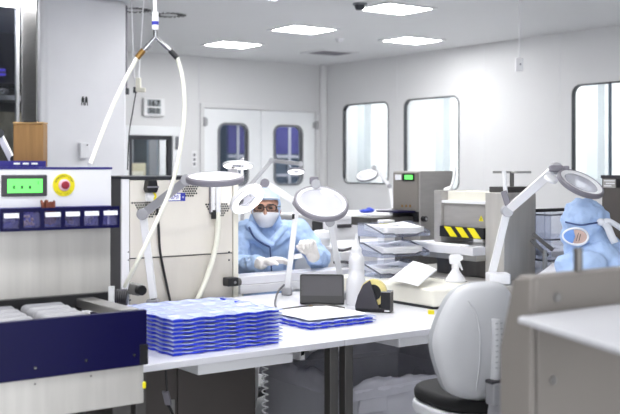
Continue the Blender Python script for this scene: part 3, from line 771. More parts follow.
# ------------------------------------------------------------------ blue blister trays
def tray_mesh(w, d, nu, nv, seed):
    rnd = random.Random(seed)
    m = MB()
    def fn(u, v):
        x = (u - .5) * w; y = (v - .5) * d
        e = min(u, 1 - u, v, 1 - v)
        zz = .0006 * math.sin(u * nu * 2 * PI) * math.sin(v * nv * 2 * PI + .7)
        pu = (u * nu) % 1; pv = (v * nv) % 1
        q = min(pu, 1 - pu, pv, 1 - pv)
        if e > .05: zz -= .0088 * min(1, max(0, (q - .14) / .06)) * (.6 + .4 * math.sin(3 * u + 5 * v + seed))
        else: zz += .0016 * math.sin(u * nu * 2 * PI) + .0016 * math.sin(v * nv * 2 * PI)
        return Vector((x, y, .0105 + zz))
    m.grid(fn, 60, 56)
    return m
def make_tray(w, d, lab, grp):
    t = thing('blister_tray', lab, 'tray', (0, 0, 0), 0, grp)
    sh = tray_mesh(w, d, 5, 4, 1).build('sheet', 'blue_sheet', t, smooth='all', solid=.0026)
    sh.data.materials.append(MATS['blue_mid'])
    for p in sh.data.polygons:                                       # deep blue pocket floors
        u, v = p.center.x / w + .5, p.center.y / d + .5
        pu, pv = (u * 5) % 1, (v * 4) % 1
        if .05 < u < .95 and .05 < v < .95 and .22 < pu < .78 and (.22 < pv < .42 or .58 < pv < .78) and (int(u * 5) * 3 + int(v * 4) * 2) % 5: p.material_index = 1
    # stepped blue skirt under the sheet, scalloped along its sides
    out = []
    a, b = w / 2 - .004, d / 2 - .005
    def side(p, q, n, nrm):
        for i in range(n * 6):
            f = i / (n * 6); k = -.009 * (1 if (f * n) % 1 < .5 else 0)
            out.append((p[0] + (q[0] - p[0]) * f - nrm[0] * k, p[1] + (q[1] - p[1]) * f - nrm[1] * k))
    side((-a, -b), (a - .02, -b), 5, (0, -1)); side((a - .02, -b), (a - .02, b), 5, (1, 0)); side((a - .02, b), (-a, b), 5, (0, 1)); side((-a, b), (-a, -b), 5, (-1, 0))
    m = MB()
    v0 = [m.bm.verts.new((x, y, .0102)) for x, y in out]; v1 = [m.bm.verts.new((x * .992, y * .992, .0012)) for x, y in out]
    for i in range(len(out)): m.bm.faces.new((v0[i], v0[(i + 1) % len(out)], v1[(i + 1) % len(out)], v1[i]))
    m.build('skirt', 'blue_wall', t, solid=.001)
    return t
W1, D1, PITCH = .476, .45, .0148
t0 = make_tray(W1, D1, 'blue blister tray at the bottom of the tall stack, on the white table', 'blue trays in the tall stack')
names = ['second', 'third', 'fourth', 'fifth', 'sixth', 'seventh', 'eighth']
for k in range(9):
    o = t0 if k == 0 else copy_tree(t0)
    o.location = (1.925 + random.uniform(-.002, .002), 3.385 + random.uniform(-.002, .002), TZ + .0006 + k * PITCH)
    o.rotation_euler.z = random.uniform(-.006, .006)
    if 0 < k < 8: o['label'] = 'blue blister tray, %s from the bottom of the tall stack' % names[k - 1]
    if k == 8: o['label'] = 'topmost blue blister tray of the tall stack, its pockets in full view'
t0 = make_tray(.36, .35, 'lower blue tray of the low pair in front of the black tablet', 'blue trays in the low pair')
t0.location = (2.60, 3.52, TZ + .0006)
t1 = copy_tree(t0); t1.location = (2.60, 3.522, TZ + .0156); t1['label'] = 'upper blue tray of the low pair, lying under a white sheet'
o = MB().grid(lambda u, v: Vector((2.43 + u * .33, 3.36 + v * .32, TZ + .0375 + .002 * math.sin(5 * u + 2) * math.sin(4 * v))), 12, 12).build('paper_sheet', 'white_paper', smooth='all', solid=.0015)
tag(o, 'white sheet lying on the low pair of blue trays', 'paper')

# ------------------------------------------------------------------ magnifier lamps
def disc(t, c, n, Rr, th, face='lens', glow=None, rim='rim_grey', frac=.8, back='white_plastic', detail=True):
    """round magnifier head: rim, white ring, lens; n points out of its upper side"""
    c = Vector(c); n = Vector(n).normalized()
    h = MB().lathe([(Rr * .93, -th / 2), (Rr, -th * .3), (Rr, th * .3), (Rr * .96, th / 2), (Rr * .9, th / 2), (Rr * .9, -th / 2)], c, n, 48, closed=True).build('head_rim', rim, t, smooth=True)
    MB().lathe([(Rr * frac, th * .1), (Rr * .905, th * .3), (Rr * .905, th * .45), (Rr * frac, th * .3)], c, n, 48, closed=True).build('white_ring', back, h, smooth=True)
    MB().lathe([(.001, th * .12), (Rr * frac, th * .1), (Rr * frac, th * .22), (Rr * .4, th * .34), (.001, th * .4)], c, n, 40).build('lens', face, h, smooth=True)
    MB().lathe([(Rr * .6, -th * .52), (Rr * .92, -th * .52), (Rr * .92, -th * .38), (Rr * .6, -th * .38)], c, n, 48, closed=True).build('light_ring', glow or 'white_plastic', h, smooth=True)
    if detail:  # lens reflections modelled as dark pieces and grey arcs
        x, y, z = basis(n)
        rt = (RGT - n * RGT.dot(n)).normalized(); dn = n.cross(rt)
        m = MB()
        for a, b, w_, l_ in ((-.42, .0, .16, .11), (-.3, -.1, .07, .06), (-.5, .1, .07, .05)):
            m.obox(c + (rt * a + dn * b) * Rr - n * th * .1, rt * w_ * Rr, dn * l_ * Rr, n * th * .12)
        m.build('reflection_blot', 'charcoal', h)
        m = MB()
        for q, (a0, a1, k) in enumerate(((20, 150, .45), (200, 330, .5), (60, 110, .66), (250, 300, .3), (-40, 10, .28))):
            m.tube([c + (rt * math.cos(R(a)) + dn * math.sin(R(a))) * Rr * k - n * th * .1 for a in range(a0, a1, 10)], .004, 6)
        m.build('reflection_arcs', 'arm_grey', h, smooth='all')
    return h
def lamp(lab, base, pts, hc, hn, Rr, th=.024, w=.022, pole_mat='white_plastic', arm_mat='white_plastic', joint_mat='arm_grey', base_kind='clamp', **k):
    """pts: pole foot, elbow, ..., last joint before the head"""
    base = Vector(base)
    t = thing('magnifier_lamp', lab, 'lamp', base)
    pts = [Vector(p) for p in pts]
    if base_kind == 'clamp':
        MB().obox(base + Z * .02, RGT * .028, FWD * .03, Z * .0198).build('base_clamp', 'arm_grey', t, bevel=.005)
    elif base_kind == 'block':
        MB().obox(base + Z * .028, RGT * .055, FWD * .05, Z * .0275).build('base_block', 'white_plastic', t, bevel=.008)
    MB().cyl(base + Z * .03, pts[0] + Z * .01, .012, n=14).build('pivot', 'steel_dark', t)
    for i in range(len(pts) - 1):
        mt = pole_mat if i == 0 else arm_mat
        MB().beam(pts[i], pts[i + 1], w if i == 0 else w * 1.15, w * .8, FWD).build('pole' if i == 0 else 'arm', mt, t, bevel=.003)
        j = pts[i + 1]
        MB().cyl(j - FWD * w * .8, j + FWD * w * .8, w * .8, n=20).build('joint', joint_mat, t, bevel=.003)
    hn = Vector(hn).normalized()
    d = disc(t, hc, hn, Rr, th, **k)
    q = Vector(hc) + (pts[-1] - Vector(hc)).normalized() * Rr * .97
    MB().beam(pts[-1], q, w * .8, w * .6, FWD).build('head_bracket', joint_mat, t, bevel=.002)
    return t
V = lambda f, r, u: FWD * f + RGT * r + UP * u
# left lamp
D = 4.72
t = lamp('grey armed magnifier lamp with nearly level head, in front of the steel cabinet machine', (*at(153, 300, 4.80).xy, TZ), [at(153.5, 298, 4.8), at(143, 214, 4.74), at(187, 180, 4.62)], at(215, 179, 4.55), V(-.16, .0, .98), .133, .03, .034, arm_mat='arm_grey', face='white_paper')
m = MB()
for a_, b_, w_ in ((-.03, .02, .03), (.02, .03, .04), (.045, -.02, .03), (-.01, -.03, .02)):
    pass
# centre lamp
t = lamp('large magnifier lamp with big tilted round head, right of the seated worker', (*at(341, 300, 5.12).xy, TZ), [at(341.5, 283, 5.12), at(330, 222, 4.98), at(316, 184, 5.0)], at(321, 203.5, 4.9), V(-.55, .145, .82), .136, .03, .03)
MB().obox(at(314, 180.5, 5.0), RGT * .022, FWD * .02, UP * .02).build('head_knuckle', 'rim_grey', t, bevel=.006)
# worker's lamp
t = lamp('slim white magnifier lamp with tilted glowing head beside the worker face', (*at(287, 300, 5.28).xy, TZ), [at(287, 291, 5.28), at(297, 203, 5.3), at(265, 183, 5.32)], at(247, 199, 5.22), V(.5, -.54, .675), .101, .026, .03, rim='white_plastic', joint_mat='rim_grey', face='lens', glow='lamp_glow')
MB().cyl(at(293.5, 214, 5.27), at(293.2, 219, 5.27), .007, n=12).build('pole_switch', 'black_plastic', t)
MB().tube(spline([at(284, 285, 5.25), at(278, 292, 5.1), at(275, 303, 4.9), onz(277, 309, TZ + .007)]), .005, 8).build('cable', 'charcoal', t)
# lamp on the steel machine
zt2 = SZ + .006
b = at(233, 176, 5.8); b.z = zt2
t = lamp('small glowing magnifier lamp standing on the steel machine, seen against the left door', b, [b + Z * .04, at(242, 180, 5.85), at(242, 160, 5.9)], at(238, 165, 5.85), V(.22, 0, .97), .09, .016, .014, rim='white_plastic', glow='lamp_glow')
# rear bench with its lamp
t = thing('rear_bench', 'white rear bench behind the seated worker', 'bench', (4.6, 6.0, 0))
RBZ = .86
MB().box((3.5, 5.55, RBZ - .04), (5.2, 6.15, RBZ)).build('benchtop', 'white_lam', t, bevel=.003)
for xx in (3.55, 5.15):
    for yy in (5.6, 6.1): MB().box((xx - .02, yy - .02, 0), (xx + .02, yy + .02, RBZ - .04)).build('leg', 'arm_grey', t)
b = at(241, 250, 6.85); b.z = RBZ
t = lamp('grey armed magnifier lamp reaching across the right door window', b, [b + Z * .04, at(243.5, 193, 6.9), at(271.5, 160.5, 7.0), at(301, 164, 7.1)], at(296, 171, 7.1), V(.3, .0, .95), .06, .016, .024, arm_mat='arm_grey', pole_mat='arm_grey', glow='lamp_glow')
# far lamp in front of the window
b = at(394, 214, 8.4)
FZ = b.z
# white far cabinet under the window
p0 = at(330, 221, 8.3)
t = thing('white_cabinet', 'white low cabinet with dark slot handle beneath the leftmost wall window', 'cabinet', at(350, 240, 8.6))
A = at(322, 222, 8.0); 
cz = FZ
MB().box((A.x, A.y, 0), (A.x + 1.6, A.y + .75, cz - .03)).build('body', 'pillar_white', t, bevel=.005)
MB().box((A.x - .01, A.y - .01, cz - .03), (A.x + 1.61, A.y + .76, cz)).build('top', 'white_plastic', t, bevel=.004)
h0, h1 = oyX(337, A.y), oyX(351, A.y)
MB().box((h0, A.y - .012, cz - .1), (h1, A.y - .001, cz - .07)).build('handle', 'charcoal', t, bevel=.003)
MB().box((A.x + .02, A.y - .006, cz - .45), (A.x + 1.58, A.y, cz - .44)).build('drawer_gap', 'frame_grey', t)
b = at(393, 214, 8.35); b.z = cz
t = lamp('far small magnifier lamp in front of the leftmost wall window', b, [b + Z * .04, at(389.5, 186, 8.4), at(374, 167.5, 8.4)], at(367, 175.5, 8.35), V(-.48, -.2, .85), .093, .02, .024, arm_mat='white_plastic', rim='frame_grey')
b = at(366, 217, 8.3); b.z = cz
o = MB().ell(b + Z * .030, (.06, .045, .018), None, 14, 8).ell(b + Z * .036 + X * .04, (.045, .04, .022), None, 12, 8).build('blue_cloth', 'blue_cloth', smooth=True, mods=(('fold', .02, .05),))
tag(o, 'crumpled bright blue cloth on the white cabinet under the window', 'cloth')

# ------------------------------------------------------------------ small things on the tables
# black tablet on a stand
t = thing('black_tablet', 'black tablet like panel leaning on a foot, in front of the white bottles', 'tablet', onz(323, 306, TZ))
c = at(322, 289.5, 4.93)
upv = (UP * .93 + FWD * .36).normalized(); sd = (RGT * .995 + FWD * -.08).normalized(); nv_ = sd.cross(upv)
rx = Matrix
pan = MB().obox(c, sd * .109, upv * .074, nv_ * .012).build('panel', 'charcoal', t, bevel=.006)
MB().obox(c - upv * .053 - nv_ * -.014, sd * .1, upv * .017, nv_ * .004).build('lower_strip', 'black_plastic', pan)
MB().ring_frame(rrect(.216, .147, .012, 4), rrect(.2, .131, .008, 4), c + nv_ * .012, sd, upv, nv_ * .003).build('bezel', 'black_plastic', pan)
f0 = Vector((c.x, c.y, TZ + .006))
MB().obox(f0 + FWD * .05, sd * .09, FWD * .06, UP * .0055).build('foot', 'black_plastic', t, bevel=.003)
# bottles
def bottle(lab, px, py, D, prof, cap):
    b = at(px, py, D); b.z = TZ
    t = thing('bottle', lab, 'bottle', b)
    MB().lathe(prof, (0, 0, .0005), Z, 32).build('body', 'bottle', t, smooth=True, world=False)
    MB().lathe(cap, (0, 0, .0005), Z, 24).build('cap', 'white_plastic', t, smooth=True, world=False)
    return t
bottle('front white plastic bottle with sloping shoulders, between black tablet and tape dispenser', 356, 306, 4.9,
       [(.001, 0), (.047, 0), (.05, .006), (.05, .03), (.049, .09), (.046, .12), (.038, .145), (.028, .163), (.024, .175), (.001, .175)], [(.001, .175), (.027, .175), (.027, .2), (.031, .212), (.026, .235), (.018, .242), (.001, .243)])
bottle('rear white bottle with a pointed nozzle, behind the front bottle', 356.5, 300, 5.08,
       [(.001, 0), (.038, 0), (.04, .006), (.04, .2), (.034, .225), (.024, .24), (.001, .24)], [(.001, .24), (.026, .24), (.026, .262), (.016, .272), (.01, .31), (.0065, .335), (.001, .336)])
# tape dispenser
b = onz(374, 311.5, TZ)
t = thing('tape_dispenser', 'black tape dispenser with a cream tape roll on the right table', 'dispenser', b, YAW - R(18))
prof = [(-.08, 0), (.085, 0), (.085, .085), (.066, .087), (.062, .05), (.04, .05), (.034, .09), (.015, .135), (-.012, .148), (-.045, .125), (-.07, .075), (-.084, .025)]
MB().prism([(-.08, 0), (.085, 0), (.085, .018), (.03, .022), (-.012, .148), (-.045, .125), (-.07, .075), (-.084, .025)], (0, -.034, .0006), X, Z, Y * .012).prism([(-.08, 0), (.085, 0), (.085, .018), (.03, .022), (-.012, .148), (-.045, .125), (-.07, .075), (-.084, .025)], (0, .022, .0006), X, Z, Y * .012).build('side_cheek', 'charcoal', t, world=False, bevel=.003)
MB().box((-.08, -.034, .0006), (.085, .034, .02)).box((.04, -.034, .018), (.085, .034, .095)).build('base', 'black_plastic', t, world=False, bevel=.003)
MB().box((.058, -.0345, .006), (.082, -.033, .013)).build('plate', 'white_plastic', t, world=False)
MB().box((.04, -.03, .0955), (.086, .03, .099)).build('blade', 'chrome', t, world=False)
MB().lathe([(.038, -.012), (.062, -.012), (.062, .012), (.038, .012)], (.0, -.002, .09), Y, 36, closed=True).build('tape_roll', 'tape', t, world=False, smooth=True)
MB().lathe([(.001, -.014), (.037, -.014), (.037, .014), (.001, .014)], (.0, -.002, .09), Y, 28).build('hub', 'black_plastic', t, world=False, smooth=True)
# pliers / scissors
t = thing('metal_shears', 'steel shears lying beside the black tablet, behind the low tray pair', 'shears', onz(300, 308, TZ))
zz = TZ + .009
P = lambda px, py: onz(px, py, zz)
bl = MB().beam(P(277, 309.5), P(312, 305), .012, .006).build('blade', 'steel_dark', t, bevel=.002)
MB().beam(P(280, 312.5), P(312, 306.5), .011, .006).build('blade', 'steel_dark', t, bevel=.002)
MB().cyl(P(311, 306) + Z * .004, P(311, 306) - Z * .006, .009, n=14).build('rivet', 'brass', t)
MB().tube(spline([P(311, 305), P(322, 305), P(336, 306), P(344, 308)]), .005, 8).build('handle', 'steel_dark', t, smooth=True)
MB().tube(spline([P(311, 307), P(322, 309.5), P(332, 309.5), P(342, 308.5)]), .005, 8).build('handle', 'chrome', t, smooth=True)
o = MB().obox(onz(342, 312, TZ + .006), RGT * .028, FWD * .035, Z * .005).build('small_white_box', 'white_plastic', bevel=.002)
tag(o, 'small flat white box lying in front of the black tablet foot', 'box')
# low cream casing on the right table
CZ = .845
t = thing('cream_casing', 'low cream machine casing on the right table under the letter trays', 'casing', (3.46, 3.85, TZ))
poly = [(3.24, 4.28), (3.24, 3.48), (3.60, 3.38), (3.61, 4.28)]
MB().prism([(a - 3.46, b - 3.85) for a, b in poly], (0, 0, .012), X, Y, Z * (CZ - TZ - .012)).build('cover', 'cream', t, bevel=.014, world=False, seg=4)
MB().prism([((a - 3.46) * .97, (b - 3.85) * .97) for a, b in poly], (0, 0, .0005), X, Y, Z * .013).build('foot_strip', 'black_plastic', t, world=False)
c = onz(392, 287, .8)
MB().box((3.236, 4.0, .785), (3.241, 4.09, .83)).build('dark_port', 'charcoal', t)
o = MB().obox(onz(431, 312, TZ + .009), RGT * .013, FWD * .015, Z * .0085).build('yellow_note_pad', 'yellow'); tag(o, 'small yellow note block at the corner of the cream casing', 'note block')
# letter trays
def paper_stack(lab, x, y, z, w, d, rz, n, tilt=.015, grp=None):
    t = thing('paper_sheaf', lab, 'papers', (x, y, z), rz, grp)
    for k in range(n):
        rr = random.uniform(-.025, .025)
        def fn(u, v, k=k, rr=rr):
            a = (u - .5) * w; b = (v - .5) * d
            return Vector((a * math.cos(rr) - b * math.sin(rr), a * math.sin(rr) + b * math.cos(rr), .004 + k * .009 + .004 * math.sin(4 * u) * math.cos(3 * v) + (.02 * (u - .5) ** 2) + tilt * v))
        s = MB().grid(fn, 10, 10).build('sheet', 'white_paper', t, smooth='all', solid=.008, world=False)
    m = MB()
    for k in range(4): m.box((-.05, -.06 + k * .012, n * .009 + .007 + tilt * (.15 + .07 * k)), (.03 - (k % 2) * .02, -.058 + k * .012, n * .009 + .0082 + tilt * (.15 + .07 * k)))
    m.build('print_lines', 'frame_grey', t, world=False)
    return t
def letter_tray(lab, x, y, z):
    t = thing('letter_tray', lab, 'letter tray', (x, y, z), 0, 'clear letter trays')
    w, d, h = .33, .215, .07
    MB().box((-w / 2, -d / 2, 0), (w / 2, d / 2, .004)).build('floor', 'clear_tray', t, world=False)
    side = [(-d / 2, 0), (d / 2, 0), (d / 2, h), (d / 2 - .06, h), (-d / 2, .022)]
    for sx in (-1, 1):
        MB().prism(side, (sx * (w / 2 - .002) - .002, 0, 0), Y, Z, X * .004).build('side_wall', 'clear_tray', t, world=False)
        MB().tube([(sx * w / 2, d / 2, h), (sx * w / 2, d / 2 - .06, h), (sx * w / 2, -d / 2, .022)], .0038, 6).build('side_edge', 'clear_edge', t, world=False)
    MB().box((-w / 2, d / 2 - .004, 0), (w / 2, d / 2, h)).build('back_wall', 'clear_tray', t, world=False)
    fr_ = [(-w / 2, 0), (w / 2, 0), (w / 2, .022), (w * .3, .02), (w * .15, .006), (-w * .15, .006), (-w * .3, .02), (-w / 2, .022)]
    MB().prism(fr_, (0, -d / 2, 0), X, Z, Y * .004).build('front_lip', 'clear_tray', t, world=False)
    MB().tube([(a, -d / 2, b) for a, b in fr_[2:]], .0038, 6).build('front_edge', 'clear_edge', t, world=False)
    if z < 1.0:
        for sx in (-1, 1):
            for yy in (d / 2 - .012,):
                MB().cyl((sx * (w / 2 - .01), yy, .004), (sx * (w / 2 - .01), yy, .1036), .005, n=8).build('riser_post', 'clear_edge', t, world=False)
TX, TY = 3.53, 4.1
for k, (nm, nm2) in enumerate((('bottom', 'white sheets inside the bottom letter tray of the stack'), ('middle', 'curled white sheets in the middle letter tray'), ('top', 'flat white sheets in the top letter tray'))):
    z = CZ + .0006 + k * .1045
    letter_tray('%s clear plastic letter tray of the stack on the cream casing' % nm, TX - .01 * (2 - k), TY, z)
    paper_stack(nm2, TX - .01 * (2 - k), TY, z + .012, .27, .18, .0, (3, 4, 4)[k], .015)
o = MB().box((TX - .1, TY + .105, CZ + .2655), (TX + .02, TY + .127, CZ + .2785)).build('yellow_label', 'yellow'); tag(o, 'yellow label strip at the back of the top letter tray', 'label')
bpy.data.objects.remove(o)
lc = [at(388, 282, 4.93), at(418, 287.5, 4.75), at(437, 271, 5.03), at(413, 262, 5.2)]
def leaf(u, v, k=0):
    p = lc[0].lerp(lc[1], u).lerp(lc[3].lerp(lc[2], u), v); return p + Z * (.006 + .012 * math.sin(PI * u) * math.sin(2.2 * v + .5) + k)
t = thing('loose_sheet', 'loose printed white sheet leaning out before the bottom letter tray', 'paper', (lc[0] + lc[2]) / 2)
MB().grid(lambda u, v: leaf(u, v), 12, 12).build('sheet', 'white_paper', t, smooth='all', solid=.002)
m = MB()
for k in range(5): m.beam(leaf(.3, .35 + k * .08, .002), leaf(.62 - .1 * (k % 2), .35 + k * .08, .002), .004, .0008)
m.build('print_lines', 'frame_grey', t)
t = thing('white_block', 'white block with yellow label standing behind the top letter tray', 'block', (3.88, 4.53, .842))
MB().box((oyX(384, 4.55), 4.55, .8424), (oyX(395, 4.55), 4.61, oy(390, 220, 4.55).z)).build('block', 'white_plastic', t, bevel=.004)
MB().box((oyX(379, 4.545), 4.545, oy(388, 226.5, 4.545).z), (oyX(398, 4.545), 4.5495, oy(388, 223, 4.545).z)).build('yellow_strip', 'yellow', t)
# trigger spray bottle
b = at(457, 281, 5.2); b = Vector((3.56, 3.66, CZ))
t = thing('spray_bottle', 'white trigger spray bottle standing on the cream casing', 'spray bottle', b)
t.rotation_euler.z = YAW; 
MB().lathe([(.001, 0), (.05, 0), (.052, .008), (.046, .02), (.03, .042), (.02, .058), (.018, .07), (.001, .07)], (0, 0, .0005), Z, 28).build('body', 'bottle', t, smooth=True, world=False)
MB().lathe([(.001, .07), (.021, .07), (.02, .09), (.001, .09)], (0, 0, .0005), Z, 20).build('collar', 'white_plastic', t, smooth=True, world=False)
MB().prism([(-.03, .09), (.018, .09), (.024, .105), (.036, .112), (.036, .13), (.02, .138), (-.026, .138), (-.034, .125)], (0, -.012, 0), X, Z, Y * .024).build('trigger_head', 'white_plastic', t, bevel=.004, world=False)
MB().prism([(.012, .108), (.024, .1), (.038, .06), (.03, .058), (.014, .092)], (0, -.006, 0), X, Z, Y * .012).build('trigger', 'white_plastic', t, bevel=.002, world=False)

# ================================================================== MACHINES ON THE RIGHT
# bench that carries them
RZ = .843
t = thing('right_bench', 'grey work bench carrying the hazard striped press and the right worker', 'bench', (4.4, 3.7, 0))
MB().box((3.64, 3.27, RZ - .04), (5.4, 4.45, RZ)).build('benchtop', 'steel_flat', t, bevel=.004)
for xx in (3.68, 5.35):
    for yy in (3.95, 4.4): MB().box((xx - .025, yy - .025, 0), (xx + .025, yy + .025, RZ - .04)).build('leg', 'steel_dark', t)
# hazard striped press
PX = 3.79
def ox(px, py, Xw=PX): u = (px - 310) / 1000; D = Xw / (.5868 + .8098 * u); return at(px, py, D)
ya, yb, yc = ox(434, 200).y, ox(485, 200).y, ox(504, 200).y
zT = ox(441, 190.5).z; zP = ox(441, 243).z; zB = ox(441, 251).z
t = thing('striped_press', 'stainless press with black and yellow hazard strip and a cross handle', 'press', (PX + .2, (ya + yc) / 2, RZ))
MB().box((PX + .02, yc + .04, RZ + .0005), (PX + .26, ya, zB - .03)).build('pedestal', 'steel_dark', t, bevel=.004)
MB().box((PX - .07, yb - .005, zB - .03), (PX + .26, ya + .02, zB)).build('lower_plate', 'steel', t, bevel=.003)
MB().box((PX - .09, yb + .0, zB + .0), (PX + .24, ya + .16, zP)).build('white_platform', 'white_lam', t, bevel=.003)
y0s, y1s = ox(441, 200).y, yb
MB().box((PX, y0s, zB), (PX + .25, ya, zT)).build('left_upright', 'steel_flat', t, bevel=.004)
MB().box((PX + .02, y1s, ox(460, 228).z), (PX + .24, y0s, ox(441, 201).z)).build('front_cover', 'steel_flat', t, bevel=.003)
MB().box((PX + .05, y1s, ox(441, 201).z), (PX + .24, y0s, zT - .002)).build('upper_band', 'cream', t, bevel=.003)
MB().box((PX + .005, y1s, ox(441, 202).z - .004), (PX + .24, y0s, ox(441, 200).z)).build('band_lip', 'white_plastic', t)
hz0, hz1 = ox(441, 236).z, ox(441, 225.5).z
hp = MB().box((PX - .012, y1s + .002, hz0), (PX + .02, y0s - .002, hz1)).build('hazard_strip', 'black_plastic', t)
m = MB(); Lh = y0s - y1s
for k in range(4):
    yy = y0s - .035 - k * Lh * .265; w_ = .052; sh = .052
    if yy - w_ - sh < y1s: continue
    m.prism([(yy, hz1 - .002), (yy - w_, hz1 - .002), (yy - w_ - sh, hz0 + .003), (yy - sh, hz0 + .003)], (PX - .0125, 0, 0), Y, Z, X * .001)
m.build('stripes', 'yellow', hp)
c = ox(478.5, 219)
tr = MB().prism([(.017, -.012), (-.017, -.012), (0, .019)], (PX + .0185, c.y, c.z), Y, Z, X * .001).build('warning_triangle', 'yellow', t)
MB().prism([(.003, -.004), (-.003, -.004), (0, .010)], (PX + .018, c.y, c.z), Y, Z, X * .001).box((PX + .018, c.y - .002, c.z - .009), (PX + .0185, c.y + .002, c.z - .006)).build('warning_mark', 'ink', tr)
zh = ox(490, 192.5).z
MB().box((PX + .0, yc, RZ + .0006), (PX + .235, yb, zh)).build('press_head', 'steel_brushed', t, bevel=.005)
xr = oyX(537, yc)
MB().box((PX + .236, yc + .03, RZ + .1), (PX + .275, yb + .25, zh - .008)).build('right_housing', 'steel_flat', t, bevel=.004)
MB().box((PX + .03, yc + .01, zh), (PX + .2, yb - .0, zh + .03)).build('black_block', 'steel_dark', t, bevel=.003)
hc = Vector((PX + .13, (yc + yb) / 2, zh + .03)); ht = hc.z + .075
hd = MB().cyl(hc, hc + Z * .078, .011, n=14).build('spindle', 'steel_dark', t, smooth=True)
MB().cyl(Vector((hc.x, hc.y, ht)) - RGT * .1, Vector((hc.x, hc.y, ht)) + RGT * .1, .0065, n=10).cyl(Vector((hc.x, hc.y, ht)) - FWD * .1, Vector((hc.x, hc.y, ht)) + FWD * .1, .0065, n=10).build('cross_bar', 'steel', hd, smooth=True)
# sheets on the press platform
o = MB().box((PX - .085, yb + .1, zP + .0005), (PX - .02, ya + .12, zP + .006)).build('white_board', 'white_paper'); tag(o, 'thin white board on the platform under the hazard strip', 'board')
# rear steel machine with green display
t = thing('labelling_machine', 'grey steel machine with small green display below the middle wall window', 'machine', at(420, 236, 6.6))
DM = 6.45
X1 = at(420, 200, DM); mz = at(420, 171, DM).z; X1x, X1y = X1.x, X1.y
u0 = (393.5 - 310) / 1000; yA = X1x * (.8098 - .5868 * u0) / (.5868 + .8098 * u0)
xB = oyX(453, X1y)
bzz = .842 
MB().box((X1x, X1y, .9), (xB, yA, mz)).build('body', 'steel_flat', t, bevel=.006)
MB().box((X1x - .03, X1y - .02, 0.0), (xB + .02, yA + .02, .9)).build('stand', 'steel_dark', t, bevel=.005)
def o2(px, py, off=0): return ox(px, py, X1x - off)
fp = MB().box((X1x - .008, X1y + .012, o2(405, 210).z), (X1x, yA - .005, mz - .01)).build('front_panel', 'taupe_panel', t, bevel=.002)
a, b = o2(402.5, 173.5, .012), o2(414, 181, .012)
MB().box((X1x - .013, b.y, b.z), (X1x - .008, a.y, a.z)).build('display_frame', 'black_plastic', fp)
a, b = o2(404.5, 175, .014), o2(412.5, 179.5, .014)
MB().box((X1x - .0145, b.y, b.z), (X1x - .013, a.y, a.z)).build('screen', 'lcd_green', fp)
a, b = o2(395, 174.5, .01), o2(401, 180, .01)
MB().box((X1x - .010, b.y, b.z), (X1x - .008, a.y, a.z)).build('key_panel', 'white_plastic', fp)
m = MB()
for px in (402, 406, 410): 
    c = o2(px, 206, .01); m.box((X1x - .0095, c.y - .008, c.z - .008), (X1x - .008, c.y + .008, c.z + .008))
m.build('yellow_keys', 'brass', fp)
a, b = o2(394, 210.5), o2(419, 222)
MB().box((X1x - .012, X1y + .01, b.z), (X1x - .0, yA - .005, a.z)).build('slot', 'black_plastic', t)
MB().box((X1x - .16, X1y + .03, a.z - .004), (X1x - .012, yA - .01, a.z + .006)).build('blue_guide', 'navy', t, bevel=.002)
MB().box((X1x - .36, X1y + .05, o2(380, 219).z - .02), (X1x - .012, yA - .0, a.z - .03)).build('infeed_tray', 'steel_dark', t, bevel=.003)
c = at(427, 219, DM - .02)
MB().cyl(Vector((c.x, X1y, c.z)), Vector((c.x, X1y - .03, c.z)), .018, n=16).build('knob', 'black_plastic', t)
MB().cyl(Vector((c.x, X1y - .03, c.z)), Vector((c.x, X1y - .035, c.z)), .01, n=16).build('knob_cap', 'chrome', t)
MB().tube(spline([at(447, 192, 6.3), at(452, 185, 6.4), at(455, 170, 6.5), at(452, 165, 6.6)]), .01, 8).cyl(at(445, 192, 6.3), at(450, 190, 6.3), .025, n=12).build('clear_pipe', 'white_plastic', t)
# dark machine at the right edge
t = thing('dark_cabinet', 'dark grey control cabinet with label and black display at the right edge', 'cabinet', at(625, 240, 5.3))
p = at(601.5, 176, 5.2)
DX = p.x
u1 = .34; yE = DX * (.8098 - .5868 * u1) / (.5868 + .8098 * u1)
MB().box((DX, yE - .25, RZ + .0005), (DX + .4, p.y, p.z)).build('body', 'taupe_dark', t, bevel=.008)
MB().box((DX - .003, yE - .25, p.z - .012), (DX + .4, p.y + .003, p.z + .004)).build('top_edge', 'charcoal', t)
a, b = ox(603.5, 179, DX), ox(616, 188, DX)
MB().box((DX - .004, b.y, b.z), (DX - .0002, a.y, a.z)).build('label', 'steel_flat', t)
m = MB()
for k in range(3): m.box((DX - .005, b.y + .004 + .02 * (k == 2), a.z - .012 - k * .013), (DX - .004, a.y - .006 - .012 * (k == 1), a.z - .006 - k * .013))
m.build('label_lines', 'white_plastic', t)
a, b = ox(617, 179, DX), ox(640, 188, DX)
MB().box((DX - .005, b.y, b.z), (DX - .0002, a.y, a.z)).build('display', 'black_plastic', t)

